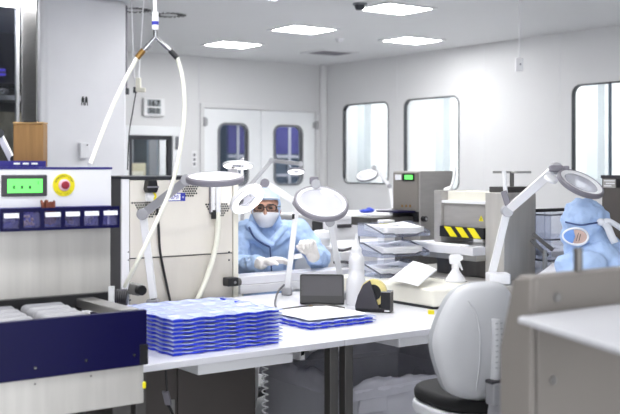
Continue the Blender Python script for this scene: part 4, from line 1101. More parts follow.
# clutter between press and right worker
ccx, ccy = at(552, 236, 5.25).x, at(552, 236, 5.25).y
t = thing('clear_shelf_box', 'clear plastic shelf box with papers between the press and the right worker', 'shelf box', (ccx, ccy, RZ))
xa, xb = 4.09, 4.45; y0_, y1_ = 3.5, 3.85; ccx, ccy = 4.17, 3.55
for z in (RZ + .09, RZ + .2): MB().box((xa, y0_, z), (xb, y1_, z + .006)).build('shelf', 'clear_tray', t)
for xx in (xa, xb - .006): MB().box((xx, y0_, RZ + .0005), (xx + .006, y1_, RZ + .33)).build('side', 'clear_tray', t)
MB().box((xa, y1_ - .006, RZ + .0005), (xb, y1_, RZ + .33)).build('back', 'clear_tray', t)
m = MB()
for z in (RZ + .09, RZ + .2, RZ + .33): m.beam((xa, y0_, z), (xb, y0_, z), .008, .008); m.beam((xa, y0_, z), (xa, y1_, z), .008, .008)
m.build('edges', 'clear_edge', t)
paper_stack('white and yellowish sheets on the lower shelf of the clear shelf box', 4.27, 3.675, RZ + .103, .3, .28, 0, 3)
o = MB().beam((xa + .03, ccy + .1, RZ + .3475), (xb - .02, ccy + .1, RZ + .3475), .03, .018).build('black_ruler', 'black_plastic', bevel=.004); tag(o, 'dark bar lying across the top of the clear shelf box', 'bar')
t = thing('steel_guide', 'sloping steel guide rail on a leg left of the right worker', 'guide rail', (*at(545, 285, 5.0).xy, RZ))
MB().beam(at(533, 234, 5.12), at(553, 250, 5.1), .04, .02).beam(at(531, 240, 5.12), at(548, 256, 5.11), .02, .02).build('rail', 'steel_dark', t, bevel=.004)
q = at(545, 250, 5.11); MB().cyl(q, Vector((q.x, q.y, RZ + .0005)), .012, n=12).build('leg', 'steel', t)
# lamp above the right worker
b = onz(498, 284, RZ)
t = lamp('white magnifier lamp with tilted round head above the right worker', b, [at(491, 277, 5.0), at(507, 211, 4.95), at(555.5, 168.5, 4.72)], at(580.5, 184, 4.6), V(-.45, .3, .84), .112, .026, .036, base_kind='block', frac=.72)
MB().cyl(at(506.5, 206, 4.95), at(504, 171, 4.95), .011, n=14).build('spring_post', 'white_plastic', t)
MB().beam(at(503.5, 191, 4.94), at(510, 212, 4.94), .03, .02, FWD).build('elbow_cover', 'rim_grey', t, bevel=.004)
MB().lathe([(.001, -.008), (.03, -.008), (.034, 0), (.03, .01), (.001, .012)], at(551, 179, 4.66), V(-.45, .3, .84), 24).build('switch_plate', 'white_plastic', t, smooth=True)
MB().obox(at(556, 168.5, 4.7), RGT * .03, FWD * .018, UP * .016).obox(at(566, 168.5, 4.68), RGT * .014, FWD * .014, UP * .013).build('head_knuckle', 'rim_grey', t, bevel=.006)
# sheets before the right worker
def wedge(u, v): return Vector((3.765 + .23 * u, 3.285 + .12 * v, RZ + .008 + .075 * u * u + .012 * v + .004 * math.sin(7 * u) * math.sin(4 * v)))
m = MB(); m.grid(wedge, 12, 6)
for f_ in (lambda u, k: (wedge(u, 0), Vector((3.765 + .23 * u, 3.285, RZ + .0006)))[k], lambda u, k: (wedge(u, 1), Vector((3.765 + .23 * u, 3.405, RZ + .0006)))[k]): m.grid(lambda u, v, f_=f_: f_(u, int(v)), 12, 1)
m.grid(lambda u, v: (wedge(1, u), Vector((3.995, 3.285 + .12 * u, RZ + .0006)))[int(v)], 6, 1); m.grid(lambda u, v: (wedge(0, u), Vector((3.765, 3.285 + .12 * u, RZ + .0006)))[int(v)], 6, 1)
bmesh.ops.remove_doubles(m.bm, verts=m.bm.verts[:], dist=.0004)
o = m.build('work_pad', 'white_paper', smooth=True); tag(o, 'white rising work pad on the bench before the right worker', 'pad')
# behind the worker: monitor back and white pack
c = at(317.5, 235, 7.15)
t = thing('small_monitor', 'small black monitor turned away, behind the worker shoulder', 'monitor', (c.x, c.y, RBZ))
MB().obox(at(317.5, 229, 7.15), (RGT + UP * -.15).normalized() * .04, FWD * .015, UP * .055).build('screen_back', 'black_plastic', t, bevel=.006)
MB().obox(Vector((*at(317.5, 229, 7.15).xy, RBZ + .07)), RGT * .012, FWD * .012, UP * .069).obox(Vector((*at(317.5, 229, 7.15).xy, RBZ + .006)), RGT * .05, FWD * .05, UP * .0055).build('stand', 'charcoal', t)
c = at(322, 250, 7.0); c.z = RBZ
t = thing('white_pack', 'white folded cloth pack behind the worker gloved hand', 'pack', c, YAW)
MB().box((-.062, -.06, .011), (.062, .06, .125)).build('pack', 'white_paper', t, bevel=.02, world=False, mods=(('subsurf', 1), ('fold', .02, .06)))
MB().box((-.066, -.064, .062), (.066, .064, .075)).build('band', 'piping', t, world=False)
# white cable tray parts behind the centre lamp
t = thing('cable_duct', 'white duct with dark cables at the back edge of the right table', 'duct', (3.3, 4.5, .842))
xa, xb = oyX(341, 4.6), oyX(360, 4.6)
MB().box((xa, 4.6, .8425), (xb, 4.66, .93)).build('duct', 'white_plastic', t, bevel=.004)
MB().tube(spline([oy(334, 262.5, 4.585), oy(345, 262, 4.585), oy(360, 265, 4.585)]), .008, 8).build('cable', 'charcoal', t)
MB().tube(spline([oy(336, 249, 4.59), oy(342, 250.5, 4.59), oy(352, 248, 4.595)]), .008, 8).build('cable', 'charcoal', t)

# ================================================================== THE SEATED WORKER (frame: x right in view, y away, z up)
def hand(m, wr, dirv, pal, side, k=1.0, curl=.6, spread=.12, extra=0):
    """gloved hand: wrist point, direction of the fingers, palm normal, thumb side (unit vector); five fingers of unequal length"""
    wr = Vector(wr); d = Vector(dirv).normalized(); n = Vector(pal); n = (n - d * n.dot(d)).normalized(); s = Vector(side); s = (s - d * s.dot(d) - n * s.dot(n)).normalized()
    L = .085 * k
    for j in range(4):
        off = (j - 1.5) * .02 * k
        m.cap(wr + s * off * .7, .017 * k + extra, wr + d * L - s * -off, .0135 * k + extra, 12)
    lens = (.062, .076, .082, .070)
    for j in range(4):
        off = (j - 1.5) * .0205 * k
        p = wr + d * L + s * off; l = lens[j] * k; a = 0; dd = d
        for q, fr_ in enumerate((.45, .32, .25)):
            a += curl * (.75 if q == 0 else 1)
            dd = (d * math.cos(a) + n * math.sin(a)) + s * (spread * (j - 1.5) * .5)
            dd.normalize(); p2 = p + dd * l * fr_
            m.cap(p, (.0108 - .0012 * q) * k + extra, p2, (.0100 - .0013 * q) * k + extra, 10); p = p2
    p = wr + d * .022 * k + s * .024 * k
    dd = (s * .75 + d * .65 + n * .25).normalized(); p2 = p + dd * .036 * k; m.cap(p, .0145 * k + extra, p2, .012 * k + extra, 10)
    dd2 = (s * .25 + d * .9 + n * .45).normalized(); p3 = p2 + dd2 * .03 * k; m.cap(p2, .012 * k + extra, p3, .0105 * k + extra, 10)
    p4 = p3 + (d * .85 + n * .6 - s * .1).normalized() * .024 * k; m.cap(p3, .0105 * k + extra, p4, .0085 * k + extra, 10)
    return m
WD = 5.95
wo = at(268, 168, WD); wo.z = 0
def wl(px, py, dd=0): # local coordinates: pixel at depth WD+dd
    D = WD + dd; q = at(px, py, D) - wo
    return Vector((q.dot(RGT), q.dot(FWD), q.z))
w = thing('person', 'seated worker in light blue gown, mask and glasses, bending over gloved hands', 'person', wo, YAW)
hc = wl(266, 209, -.02)
shL, shR = wl(247, 231, .06), wl(297, 231, .04)
elL, elR = wl(235, 268, -.06), wl(320, 259, .0)
wrL, wrR = wl(262, 263, -.35), wl(313, 256, -.32)
# body: one continuous figure
def torso(m, e=0):
    m.cap(wl(268, 313, .15), .135 + e, wl(268, 290, .13), .14 + e, 20)
    m.cap(wl(268, 292, .13), .142 + e, wl(269, 250, .09), .15 + e, 20)
    m.ell(wl(270, 246, .08), (.185 + e, .12 + e, .15 + e))
    m.cap(shL + Vector((.03, .02, -.01)), .07 + e, shR + Vector((-.03, .02, -.01)), .07 + e, 16)
    m.cap(wl(268, 236, .07), .07 + e, hc + Vector((0, .03, -.07)), .055 + e, 16)
def arms(m, e=0):
    m.cap(shL, .062 + e, elL, .05 + e, 16); m.cap(shR, .062 + e, elR, .05 + e, 16)
    m.cap(elL, .049 + e, wrL, .031 + e, 16); m.cap(elR, .049 + e, wrR, .031 + e, 16)
def headsh(m, e=0):
    m.ell(hc + Vector((0, .02, .02)), (.076 + e, .094 + e, .105 + e))
    m.ell(hc + Vector((0, -.035, -.05)), (.054 + e, .05 + e, .062 + e))
m = MB(); torso(m, -.012); arms(m, -.012); headsh(m)
m.cap(hc + Vector((0, -.088, .012)), .008, hc + Vector((0, -.103, -.022)), .013, 10)           # nose
m.ell(hc + Vector((-.078, .02, -.01)), (.012, .02, .03)); m.ell(hc + Vector((.078, .02, -.01)), (.012, .02, .03))
m.cap(hc + Vector((-.04, -.078, .03)), .01, hc + Vector((-.012, -.084, .028)), .009, 8); m.cap(hc + Vector((.04, -.078, .03)), .01, hc + Vector((.012, -.084, .028)), .009, 8)
for sx in (-1, 1):
    m.cap(wl(268, 323, .14) + Vector((.09 * sx, 0, 0)), .085, wl(268, 325, -.22) + Vector((.12 * sx, 0, .0)), .065, 16)
    kn = wl(268, 325, -.22) + Vector((.12 * sx, 0, 0)); m.cap(kn, .06, Vector((kn.x, kn.y + .05, .1)), .042, 14)
    m.cap(Vector((kn.x, kn.y + .07, .05)), .045, Vector((kn.x, kn.y - .1, .04)), .036, 12)
m.build('body', 'skin', w, world=False, mods=(('remesh', .007), ('smooth', 4)))
# trousers and shoes
for sx in (-1, 1):
    pass
m = MB()
for sx in (-1, 1):
    m.cap(wl(268, 323, .14) + Vector((.09 * sx, 0, 0)), .088, wl(268, 325, -.22) + Vector((.12 * sx, 0, 0)), .078, 16)
    kn = wl(268, 325, -.22) + Vector((.12 * sx, 0, 0)); m.cap(kn, .078, Vector((kn.x, kn.y + .05, .1)), .062, 14)
m.build('trousers', 'white_plastic', w, world=False, mods=(('remesh', .012), ('smooth', 4)))
for sx in (-1, 1):
    kn = wl(268, 325, -.22) + Vector((.12 * sx, 0, 0))
    MB().cap(Vector((kn.x, kn.y + .07, .056)), .055, Vector((kn.x, kn.y - .12, .046)), .045, 14).build('shoe', 'white_plastic', w, world=False, mods=(('remesh', .01), ('smooth', 3)))
# gown
m = MB(); torso(m, .006); 
m.cap(shL, .074, elL, .066, 16); m.cap(shR, .074, elR, .068, 16)
m.cap(elL, .066, elL.lerp(wrL, .86), .05, 16); m.cap(elR, .068, elR.lerp(wrR, .86), .048, 16)
m.cap(wl(250, 235, -.03), .034, wl(270, 247, -.075), .03, 12); m.cap(wl(284, 236, -.03), .034, wl(270, 247, -.075), .03, 12)
m.cap(wl(268, 318, .12), .135, wl(268, 318, -.12), .11, 16)
m.build('gown', 'gown', w, world=False, mods=(('remesh', .008), ('smooth', 3), ('fold', .034, .06)))
m = MB()
m.tube(spline([wl(249, 227, -.10), wl(254, 237, -.115), wl(262, 243, -.13), wl(270, 247, -.14)]), .006, 8)
m.tube(spline([wl(270, 247, -.14), wl(271, 262, -.11), wl(272, 280, -.06)]), .004, 8)
m.build('collar_seam', 'gown_seam', w, world=False, smooth='all')
# overlapping collar
m = MB()
m.cap(wl(250, 226, -.03), .03, wl(262, 240, -.09), .026, 12).cap(wl(262, 240, -.09), .026, wl(272, 245, -.105), .018, 12).cap(wl(284, 228, -.03), .028, wl(274, 240, -.09), .024, 12)
m.build('collar', 'gown', w, world=False, mods=(('remesh', .006), ('smooth', 5)))
# hood around the head, open at the face, and cap
hm = MB()
hd_ = hm
NU, NV = 40, 26
ccx = hc + Vector((0, .025, .012))
def hoodpt(u, v):
    th = PI * (.02 + .96 * v); ph = 2 * PI * u
    r_ = Vector((.086, .112, .126))
    p = Vector((r_.x * math.sin(th) * math.cos(ph), r_.y * math.sin(th) * math.sin(ph), r_.z * math.cos(th)))
    return ccx + p
hm.grid(hoodpt, NU, NV)
bmesh.ops.remove_doubles(hm.bm, verts=hm.bm.verts[:], dist=.0005)
kill = [f for f in hm.bm.faces if (lambda c: c.y < -.03 and c.z - .004 < .042 and abs(c.x) < .072)(f.calc_center_median() - ccx)]
bmesh.ops.delete(hm.bm, geom=kill, context='FACES')
hm.build('hood', 'cap_blue', w, world=False, smooth='all', solid=.004, mods=(('subsurf', 1),))
MB().cap(ccx + Vector((-.074, .01, -.06)), .026, ccx + Vector((-.085, .0, -.15)), .045, 14).cap(ccx + Vector((.07, .015, -.07)), .02, ccx + Vector((.075, .0, -.14)), .034, 14).cap(ccx + Vector((0, .09, -.06)), .05, ccx + Vector((0, .1, -.15)), .07, 14).cap(ccx + Vector((-.08, .02, -.14)), .04, ccx + Vector((.08, .02, -.14)), .04, 14).build('hood_skirt', 'gown', w, world=False, mods=(('remesh', .007), ('smooth', 6), ('fold', .012, .04)))
m = MB()
pts = [ccx + Vector((.084 * math.sin(a), -.108 * math.cos(a), .045 + .012 * math.cos(a))) for a in [R(x) for x in range(-62, 63, 8)]]
m.tube(pts, .0045, 8); m.build('cap_band', 'piping', w, world=False, smooth='all')
# hair hint, eyes, glasses, mask
for sx in (-1, 1):
    e = hc + Vector((.032 * sx, -.088, .010))
    MB().ell(e, (.0135, .008, .008), None, 12, 8).build('eye', 'hair', w, world=False, smooth='all')
    MB().cap(e + Vector((-.016, .0, .02)), .004, e + Vector((.016, .002, .021)), .003, 8).build('eyebrow', 'hair', w, world=False, smooth='all')
gl = MB()
for sx in (-1, 1):
    e = hc + Vector((.036 * sx, -.108, .010))
    gl.ring_frame(rrect(.062, .04, .014, 4), rrect(.05, .03, .011, 4), e, X, Z, Y * .005)
    gl.beam(hc + Vector((.066 * sx, -.106, .016)), hc + Vector((.084 * sx, .01, .014)), .006, .006)
gl.beam(hc + Vector((-.007, -.106, .014)), hc + Vector((.007, -.106, .014)), .006, .006)
gl = gl.build('glasses', 'glasses', w, world=False)
m = MB()
def maskpt(u, v):
    a = R(-78 + 156 * u); z = -.024 - (.034 + .05 * math.cos(a) ** .7) * v
    rr = .086 + .016 * math.sin(PI * (1 - v) * .8) * math.cos(a) - .02 * v * (1 - math.cos(a)) - .018 * v * v
    return hc + Vector((rr * .9 * math.sin(a), -rr * 1.12 * math.cos(a) + .004, z + .010 * math.cos(a) * (1 - v)))
m.grid(maskpt, 18, 10); m.build('face_mask', 'mask_white', w, world=False, smooth='all', solid=.003)
m = MB()
for sx in (-1, 1):
    m.tube(spline([hc + Vector((.078 * sx, -.02, -.02)), hc + Vector((.09 * sx, .02, .01))]), .0025, 6)
m.build('mask_loop', 'mask_white', w, world=False)
# gloves
g = MB(); g.cap(elL.lerp(wrL, .6), .047, wrL, .036, 16)
hand(g, wrL, wl(290, 258, -.36) - wrL, (0, -.35, -1), (.2, -.6, .75), 1.0, .28, .1, .002)
g.build('glove', 'glove', w, world=False, mods=(('remesh', .0035), ('smooth', 3)))
g = MB(); g.cap(elR.lerp(wrR, .62), .045, wrR, .036, 16)
hand(g, wrR, wl(308, 241, -.36) - wrR, (-.4, -.9, -.1), (-.85, -.3, .3), 1.0, .95, .06, .002)
g.build('glove', 'glove', w, world=False, mods=(('remesh', .0035), ('smooth', 3)))
# strip the worker holds
t = thing('white_strip', 'narrow white strip held between the gloved hands of the seated worker', 'strip', wo, YAW)
MB().beam(wl(289.5, 258, -.41), wl(302, 255.5, -.415), .026, .003, (0, 1, 0)).build('strip', 'white_paper', t, world=False, bevel=.002)
# worker's chair
t = thing('work_chair', 'pale grey chair back behind the seated worker', 'chair', wo, YAW)
q = wl(300, 228, .27)
MB().prism([(a * .23, b * .3) for a, b in ((-1, -.8), (-.8, -1), (.8, -1), (1, -.8), (1, .6), (.75, .95), (.4, 1), (-.4, 1), (-.75, .95), (-1, .6))], Vector((.05, .35, 1.42 - .09 * WD - .15)) , X, Z, Y * .035).build('backrest', 'chair_shell', t, world=False, bevel=.015)
MB().box((-.22, -.06, .31), (.22, .26, .355)).build('seat', 'black_soft', t, world=False, bevel=.02)
MB().box((-.03, .35, .31), (.03, .39, .7)).box((-.03, .2, .29), (.03, .39, .33)).build('spine', 'arm_grey', t, world=False)
MB().cyl((0, .13, .06), (0, .13, .315), .03, n=16).build('column', 'chrome', t, world=False)
for k in range(5):
    a = 2 * PI * k / 5 + .3
    MB().beam((0, .13, .075), (.17 * math.cos(a), .13 + .17 * math.sin(a), .06), .04, .03).cyl((.17 * math.cos(a), .13 + .17 * math.sin(a) - .012, .028), (.17 * math.cos(a), .13 + .17 * math.sin(a) + .012, .028), .027, n=14).build('leg', 'charcoal', t, world=False)
for sx, sg in ((.13, 1), (-.13, -1)): pass

# ================================================================== THE RIGHT WORKER (facing left in view)
PD = 4.7
po = at(592, 168, PD); po.z = 0
def pl_(px, py, dd=0):
    D = PD + dd; q = at(px, py, D) - po
    return Vector((q.dot(RGT), q.dot(FWD), q.z))
w = thing('person', 'worker in blue hood seen from behind at the right, bending under the lamp', 'person', po, YAW)
hc = pl_(584, 229)
hr = Matrix.Rotation(R(-12), 3, 'Y')
m = MB()
m.ell(hc + Vector((0, 0, .02)), (.09, .078, .108), hr); m.ell(hc + Vector((-.03, 0, -.055)), (.052, .05, .056)); m.cap(hc + Vector((-.082, 0, 0)), .006, hc + Vector((-.092, 0, -.024)), .009, 8)
m.ell(hc + Vector((.012, -.078, -.006)), (.02, .011, .03))
sN, sF = pl_(590, 268, -.16), pl_(600, 262, .18)
m.cap(pl_(602, 262), .06, hc + Vector((.03, 0, -.05)), .056, 16)
m.ell(pl_(607, 290), (.12, .18, .2)); m.cap(pl_(610, 300), .13, pl_(610, 360), .14, 18)
m.cap(sN, .06, sF, .06, 14)
e1, e2 = pl_(570, 296, -.16), pl_(598, 290, .2)
w1, w2 = pl_(560, 290, .12), pl_(575, 291, .16)
m.cap(sN, .056, e1, .046, 14); m.cap(e1, .044, w1, .03, 14); m.cap(sF, .056, e2, .046, 14); m.cap(e2, .044, w2, .03, 14)
for sy in (-1, 1):
    k0 = pl_(610, 362) + Vector((0, .1 * sy, 0)); k1 = k0 + Vector((-.22, .25, 0.0)) + Vector((0, .04 * sy, 0)); m.cap(k0, .09, k1, .065, 14); m.cap(k1, .06, Vector((k1.x + .04, k1.y, .1)), .043, 12); m.cap(Vector((k1.x + .06, k1.y, .05)), .045, Vector((k1.x - .1, k1.y, .04)), .037, 12)
m.build('body', 'skin', w, world=False, mods=(('remesh', .007), ('smooth', 4)))
# gown
m = MB()
m.ell(pl_(607, 288), (.14, .2, .215)); m.cap(pl_(610, 300), .15, pl_(610, 360), .17, 18)
m.cap(sN, .078, sF, .078, 14); m.cap(pl_(604, 268), .1, pl_(599, 252), .08, 16)
m.cap(sN, .076, e1, .066, 14); m.cap(e1, .066, e1.lerp(w1, .85), .05, 14); m.cap(sF, .076, e2, .066, 14); m.cap(e2, .066, e2.lerp(w2, .85), .05, 14)
m.cap(pl_(570, 268, -.08), .07, pl_(600, 258, -.06), .09, 14)
for sy in (-1, 1):
    k0 = pl_(610, 362) + Vector((0, .1 * sy, 0)); k1 = k0 + Vector((-.21, .24, 0)) + Vector((0, .04 * sy, 0)); m.cap(k0, .115, k1, .09, 14)
m.build('gown', 'gown', w, world=False, mods=(('remesh', .008), ('smooth', 6), ('fold', .03, .07)))
m = MB()
for sy in (-1, 1):
    k0 = pl_(610, 362) + Vector((0, .1 * sy, 0)); k1 = k0 + Vector((-.22, .25, 0)) + Vector((0, .04 * sy, 0)); m.cap(k1, .078, Vector((k1.x + .04, k1.y, .1)), .06, 12)
m.build('trousers', 'white_plastic', w, world=False, mods=(('remesh', .012), ('smooth', 3)))
for sy in (-1, 1):
    k1 = pl_(610, 362) + Vector((-.22, .25 + .14 * sy, 0))
    MB().cap(Vector((k1.x + .06, k1.y, .056)), .055, Vector((k1.x - .12, k1.y, .046)), .045, 12).build('shoe', 'white_plastic', w, world=False, mods=(('remesh', .01), ('smooth', 3)))
# hood: skull part and neck skirt in one piece, side opening left to a rim with the cheek inside
m = MB()
m.ell(hc + Vector((.004, 0, .024)), (.108, .098, .124), hr, 24, 16)
m.cap(hc + Vector((-.016, 0, -.03)), .09, hc + Vector((-.002, 0, -.12)), .082, 20)
m.cap(hc + Vector((.02, 0, -.02)), .09, pl_(604, 256), .1, 20)
m.cap(pl_(597, 216), .05, pl_(603, 218, .0), .038, 14)
m.build('hood', 'gown', w, world=False, mods=(('remesh', .006), ('smooth', 6), ('fold', .03, .045)))
# white rimmed side opening
oc = pl_(575.5, 236.5, -.105); 
nrm = Vector((-.25, -1, .05)).normalized(); ax_ = Vector((1, -.25, -.06)).normalized(); az_ = nrm.cross(ax_); az_ = az_ if az_.z > 0 else -az_
def ov(a, kx=1, ky=1, off=0):
    ex = .056 * math.cos(a); ez = .037 * math.sin(a) * (1 + .12 * math.cos(a))
    return oc + ax_ * ex * kx + az_ * ez * ky + nrm * (off - .016 * (math.cos(a) ** 2))
rim = MB().tube([ov(2 * PI * k / 28, 1, 1, .008) for k in range(28)], .0058, 8, closed=True).build('hood_rim', 'piping', w, world=False, smooth='all')
m = MB()
def inner(u, v):
    a = 2 * PI * u; return oc + (ov(a, 1, 1, .004) - oc) * v + nrm * (.012 * (1 - v * v))
m.grid(inner, 28, 6); bmesh.ops.remove_doubles(m.bm, verts=m.bm.verts[:], dist=.0003)
m.build('cheek', 'cheek_skin', w, world=False, smooth='all')
m = MB()
def mk(u, v):
    a = R(100 + 160 * u); return oc + ax_ * -.002 + (ov(a, .99, .98, .010) - oc) * (v * .98) + nrm * (.016 * (1 - v * v) + .001)
m.grid(mk, 18, 6); bmesh.ops.remove_doubles(m.bm, verts=m.bm.verts[:], dist=.0003)
m.build('face_mask', 'mask_blue', w, world=False, smooth='all')
m = MB()
for k in range(2): m.tube(spline([oc + ax_ * (.012 + .01 * k) + az_ * (.018 - .004 * k) + nrm * .0155, oc + ax_ * (.004 + .012 * k) + az_ * -.02 + nrm * .0155]), .0012, 6)
m.build('hair', 'hair', w, world=False)
# ribbon ties
def ribbon(pts, wd, side):
    ps = spline(pts, 6); side = Vector(side).normalized(); m = MB()
    vs = [(m.bm.verts.new(p - side * wd / 2), m.bm.verts.new(p + side * wd / 2)) for p in ps]
    for i in range(len(vs) - 1): m.bm.faces.new((vs[i][0], vs[i][1], vs[i + 1][1], vs[i + 1][0]))
    return m
ribbon([pl_(600, 221, -.10), pl_(607, 226, -.125), pl_(611, 235, -.135), pl_(615, 243, -.13)], .034, (.9, -.2, .35)).build('ribbon_tie', 'piping', w, world=False, smooth='all', solid=.004)
ribbon([pl_(600, 222, -.10), pl_(608, 221, -.12), pl_(616, 225, -.12), pl_(624, 231, -.1), pl_(630, 240, -.08)], .026, (.3, -.1, .95)).build('ribbon_tie', 'piping', w, world=False, smooth='all', solid=.004)
MB().ell(pl_(601, 222, -.105), (.02, .016, .018), None, 12, 8).build('ribbon_knot', 'piping', w, world=False, smooth='all')
MB().tube(spline([pl_(565.5, 222, -.06), pl_(580, 225, -.115), pl_(592, 223.5, -.118), pl_(601, 222, -.1)]), .004, 8).build('hood_seam', 'gown_seam', w, world=False, smooth='all')
for wp, dr in ((w1, (-1, -.75, -.05)), (w2, (-1, -.7, -.05))):
    g = MB(); g.cap(wp - Vector(dr).normalized() * .08, .042, wp, .036, 14)
    hand(g, wp, dr, (0, 0, -1), (0, 1 if wp is w1 else -1, .2), 1.0, .3, .1, .002)
    g.build('glove', 'glove', w, world=False, mods=(('remesh', .004), ('smooth', 3)))
t = thing('work_stool', 'round stool under the right worker, hidden behind the grey machine', 'stool', po + RGT * .08, YAW)
MB().lathe([(.001, .27), (.12, .27), (.13, .29), (.12, .315), (.001, .315)], (0, 0, 0), Z, 28).build('seat', 'black_soft', t, world=False, smooth=True)
MB().cyl((0, 0, .02), (0, 0, .28), .035, n=16).lathe([(.001, 0), (.15, 0), (.14, .02), (.001, .03)], (0, 0, 0), Z, 28).build('base', 'chrome', t, world=False)

# ================================================================== THE WHITE CHAIR in front of the right table
CD = 3.3
fd = (FWD * .9 - RGT * .44).normalized()
co = at(470, 400, 3.5); co.z = 0
crz = math.atan2(fd.y, fd.x) - PI / 2
t = thing('swivel_chair', 'white shell swivel chair with black seat in front of the right table', 'chair', co, crz)
RM = Matrix.Rotation(-crz, 3, 'Z')
def cl_(px, py, D): q = at(px, py, D) - co; return RM @ q
# back shell from its outline, curved around the sitter
out = [(429.5, 340), (433, 325), (440, 309.5), (449, 296.5), (460, 288.5), (474, 285), (490, 284.5), (506, 285.5), (518, 290), (528, 299), (536, 312), (541, 327), (543.5, 342), (541, 356), (534, 374), (528, 388), (520, 395), (505, 399), (487, 400), (468, 397), (453, 393), (444.5, 387), (438, 374), (431.5, 355)]
cen = Vector((0, 0, 0))
loc = []
for px, py in out:
    q = cl_(px, py, CD); loc.append(q)
cx_ = sum(q.x for q in loc) / len(loc); cz_ = sum(q.z for q in loc) / len(loc)
yb_ = -.2
def shell(off, nm, mt, k=1.0, par=t, solid=.0, th=.022):
    m = MB(); n = 3
    P = []
    # dense outline
    dense = spline([Vector((q.x, q.z, 0)) for q in loc], 4, closed=True)
    rings = []
    NR = 9
    for r_ in range(NR + 1):
        f = r_ / NR
        rings.append([(cx_ + (p.x - cx_) * f * k, cz_ + (p.y - cz_) * f * k) for p in dense])
    def yy(x, z, f):
        dx = (x - cx_) / .17
        return yb_ + off + .05 * dx * dx + .02 * ((z - cz_) / .18) ** 2 + .02 * max(0, f - .82) / .18
    front = [[m.bm.verts.new((x, yy(x, z, i / NR), z)) for x, z in rg] for i, rg in enumerate(rings[1:], 1)]
    c0 = m.bm.verts.new((cx_, yy(cx_, cz_, 0), cz_))
    n = len(dense)
    for j in range(n): m.bm.faces.new((c0, front[0][j], front[0][(j + 1) % n]))
    for i in range(len(front) - 1):
        for j in range(n): m.bm.faces.new((front[i][j], front[i + 1][j], front[i + 1][(j + 1) % n], front[i][(j + 1) % n]))
    return m.build(nm, mt, par, world=False, smooth='all', solid=th)
sh = shell(0, 'back_shell', 'chair_shell')
shell(.03, 'back_pad', 'chair_trim', .975, th=.03)
# raised crease line on the shell
def onsh(px, py, off=-.013):
    q = cl_(px, py, CD); dx = (q.x - cx_) / .17
    return Vector((q.x, yb_ + off + .05 * dx * dx + .02 * ((q.z - cz_) / .18) ** 2, q.z))
MB().tube(spline([onsh(462, 299), onsh(469, 311), onsh(473, 331), onsh(473, 360), onsh(471.5, 392)]), .0028, 8).build('crease', 'chair_shell', sh, world=False, smooth='all')
xs = onsh(495, 350).x
m = MB()
sp = [onsh(493, y, -.02) for y in (318, 335, 352, 370, 385)]
m.tube(spline([p for p in sp]), .0165, 14); m.build('spine_cover', 'chair_shell', t, world=False, smooth='all')
m = MB()
for k in range(9):
    q = onsh(493, 322 + k * 5.5, -.034); m.beam(q - X * .014, q + X * .014, .003, .004)
m.build('spine_ribs', 'chair_trim', t, world=False)
ju = onsh(492, 388, -.03)
sp0 = Vector((ju.x, yb_ - .03, .60))
MB().box((ju.x - .028, ju.y - .03, ju.z - .05), (ju.x + .028, ju.y + .02, ju.z + .025)).build('back_bracket', 'arm_grey', t, world=False, bevel=.008)
MB().box((ju.x - .03, ju.y - .024, ju.z + .022), (ju.x + .03, ju.y + .014, ju.z + .032)).build('bracket_gap', 'charcoal', t, world=False)
SZc = .635
m = MB(); m.beam((ju.x, ju.y - .005, ju.z - .04), (ju.x, ju.y + .02, SZc - .09), .045, .03).beam((ju.x, ju.y + .01, SZc - .09), (ju.x, .05, SZc - .09), .05, .03)
m.build('back_stem', 'arm_grey', t, world=False, bevel=.004)
sx_ = ju.x
sx_ += .075
seat = rrect(.38, .40, .15, 8, sx_, .01)
MB().prism(seat, (0, 0, SZc - .035), X, Y, Z * .05).build('seat_cushion', 'black_soft', t, world=False, bevel=.022, seg=4)
MB().prism(rrect(.39, .41, .155, 8, sx_, .01), (0, 0, SZc - .075), X, Y, Z * .04).build('seat_pan', 'chair_shell', t, world=False, bevel=.012, seg=3)
MB().cyl((sx_, .03, .1), (sx_, .03, SZc - .075), .028, n=18).build('gas_column', 'chrome', t, world=False, smooth=True)
for k in range(5):
    a = 2 * PI * k / 5 + .2; q = Vector((sx_ + .29 * math.cos(a), .03 + .29 * math.sin(a), 0))
    lg = MB().beam((sx_, .03, .11), q + Z * .075, .045, .03).build('leg', 'arm_grey', t, world=False, bevel=.005)
    MB().cyl(q + Vector((-.014 * math.sin(a), .014 * math.cos(a), .0285)), q + Vector((.014 * math.sin(a), -.014 * math.cos(a), .0285)), .028, n=18).cyl(q + Z * .03, q + Z * .075, .01, n=10).build('caster', 'black_plastic', lg, world=False)
MB().lathe([(.001, .085), (.045, .085), (.04, .13), (.001, .13)], (sx_, .03, 0), Z, 20).build('hub', 'arm_grey', t, world=False, smooth=True)

# ================================================================== BLURRED GREY MACHINE in the right foreground
t = thing('grey_machine', 'taupe grey machine housing with white shelf, blurred in the right foreground', 'machine', (2.0, 1.4, 0))
GX, GY, GZ = 1.53, 1.361, 1.2
sd_ = [(GY, 0), (GY + .082, 0), (GY + .082, 1.05), (GY + .045, GZ - .006), (GY, GZ)]
MB().prism(sd_, (GX, 0, 0), Y, Z, X * .018).build('side_plate', 'taupe_panel', t, bevel=.003)
MB().box((GX + .018, GY, GZ - .105), (2.5, GY + .05, GZ)).build('upper_rail', 'taupe_panel', t, bevel=.003)
MB().box((GX + .036, GY + .012, .86), (2.5, GY + .05, GZ - .105)).build('lower_panel', 'taupe_panel', t, bevel=.003)
MB().box((GX + .018, GY + .03, .0), (2.5, GY + .08, .86)).build('dark_inner', 'black_plastic', t)
MB().box((GX + .018, GY + .022, .5), (GX + .036, GY + .06, GZ - .105)).build('slot', 'black_plastic', t)
MB().box((GX + .018, GY + .05, .86), (2.5, GY + .078, 1.04)).build('rear_skin', 'taupe_panel', t)
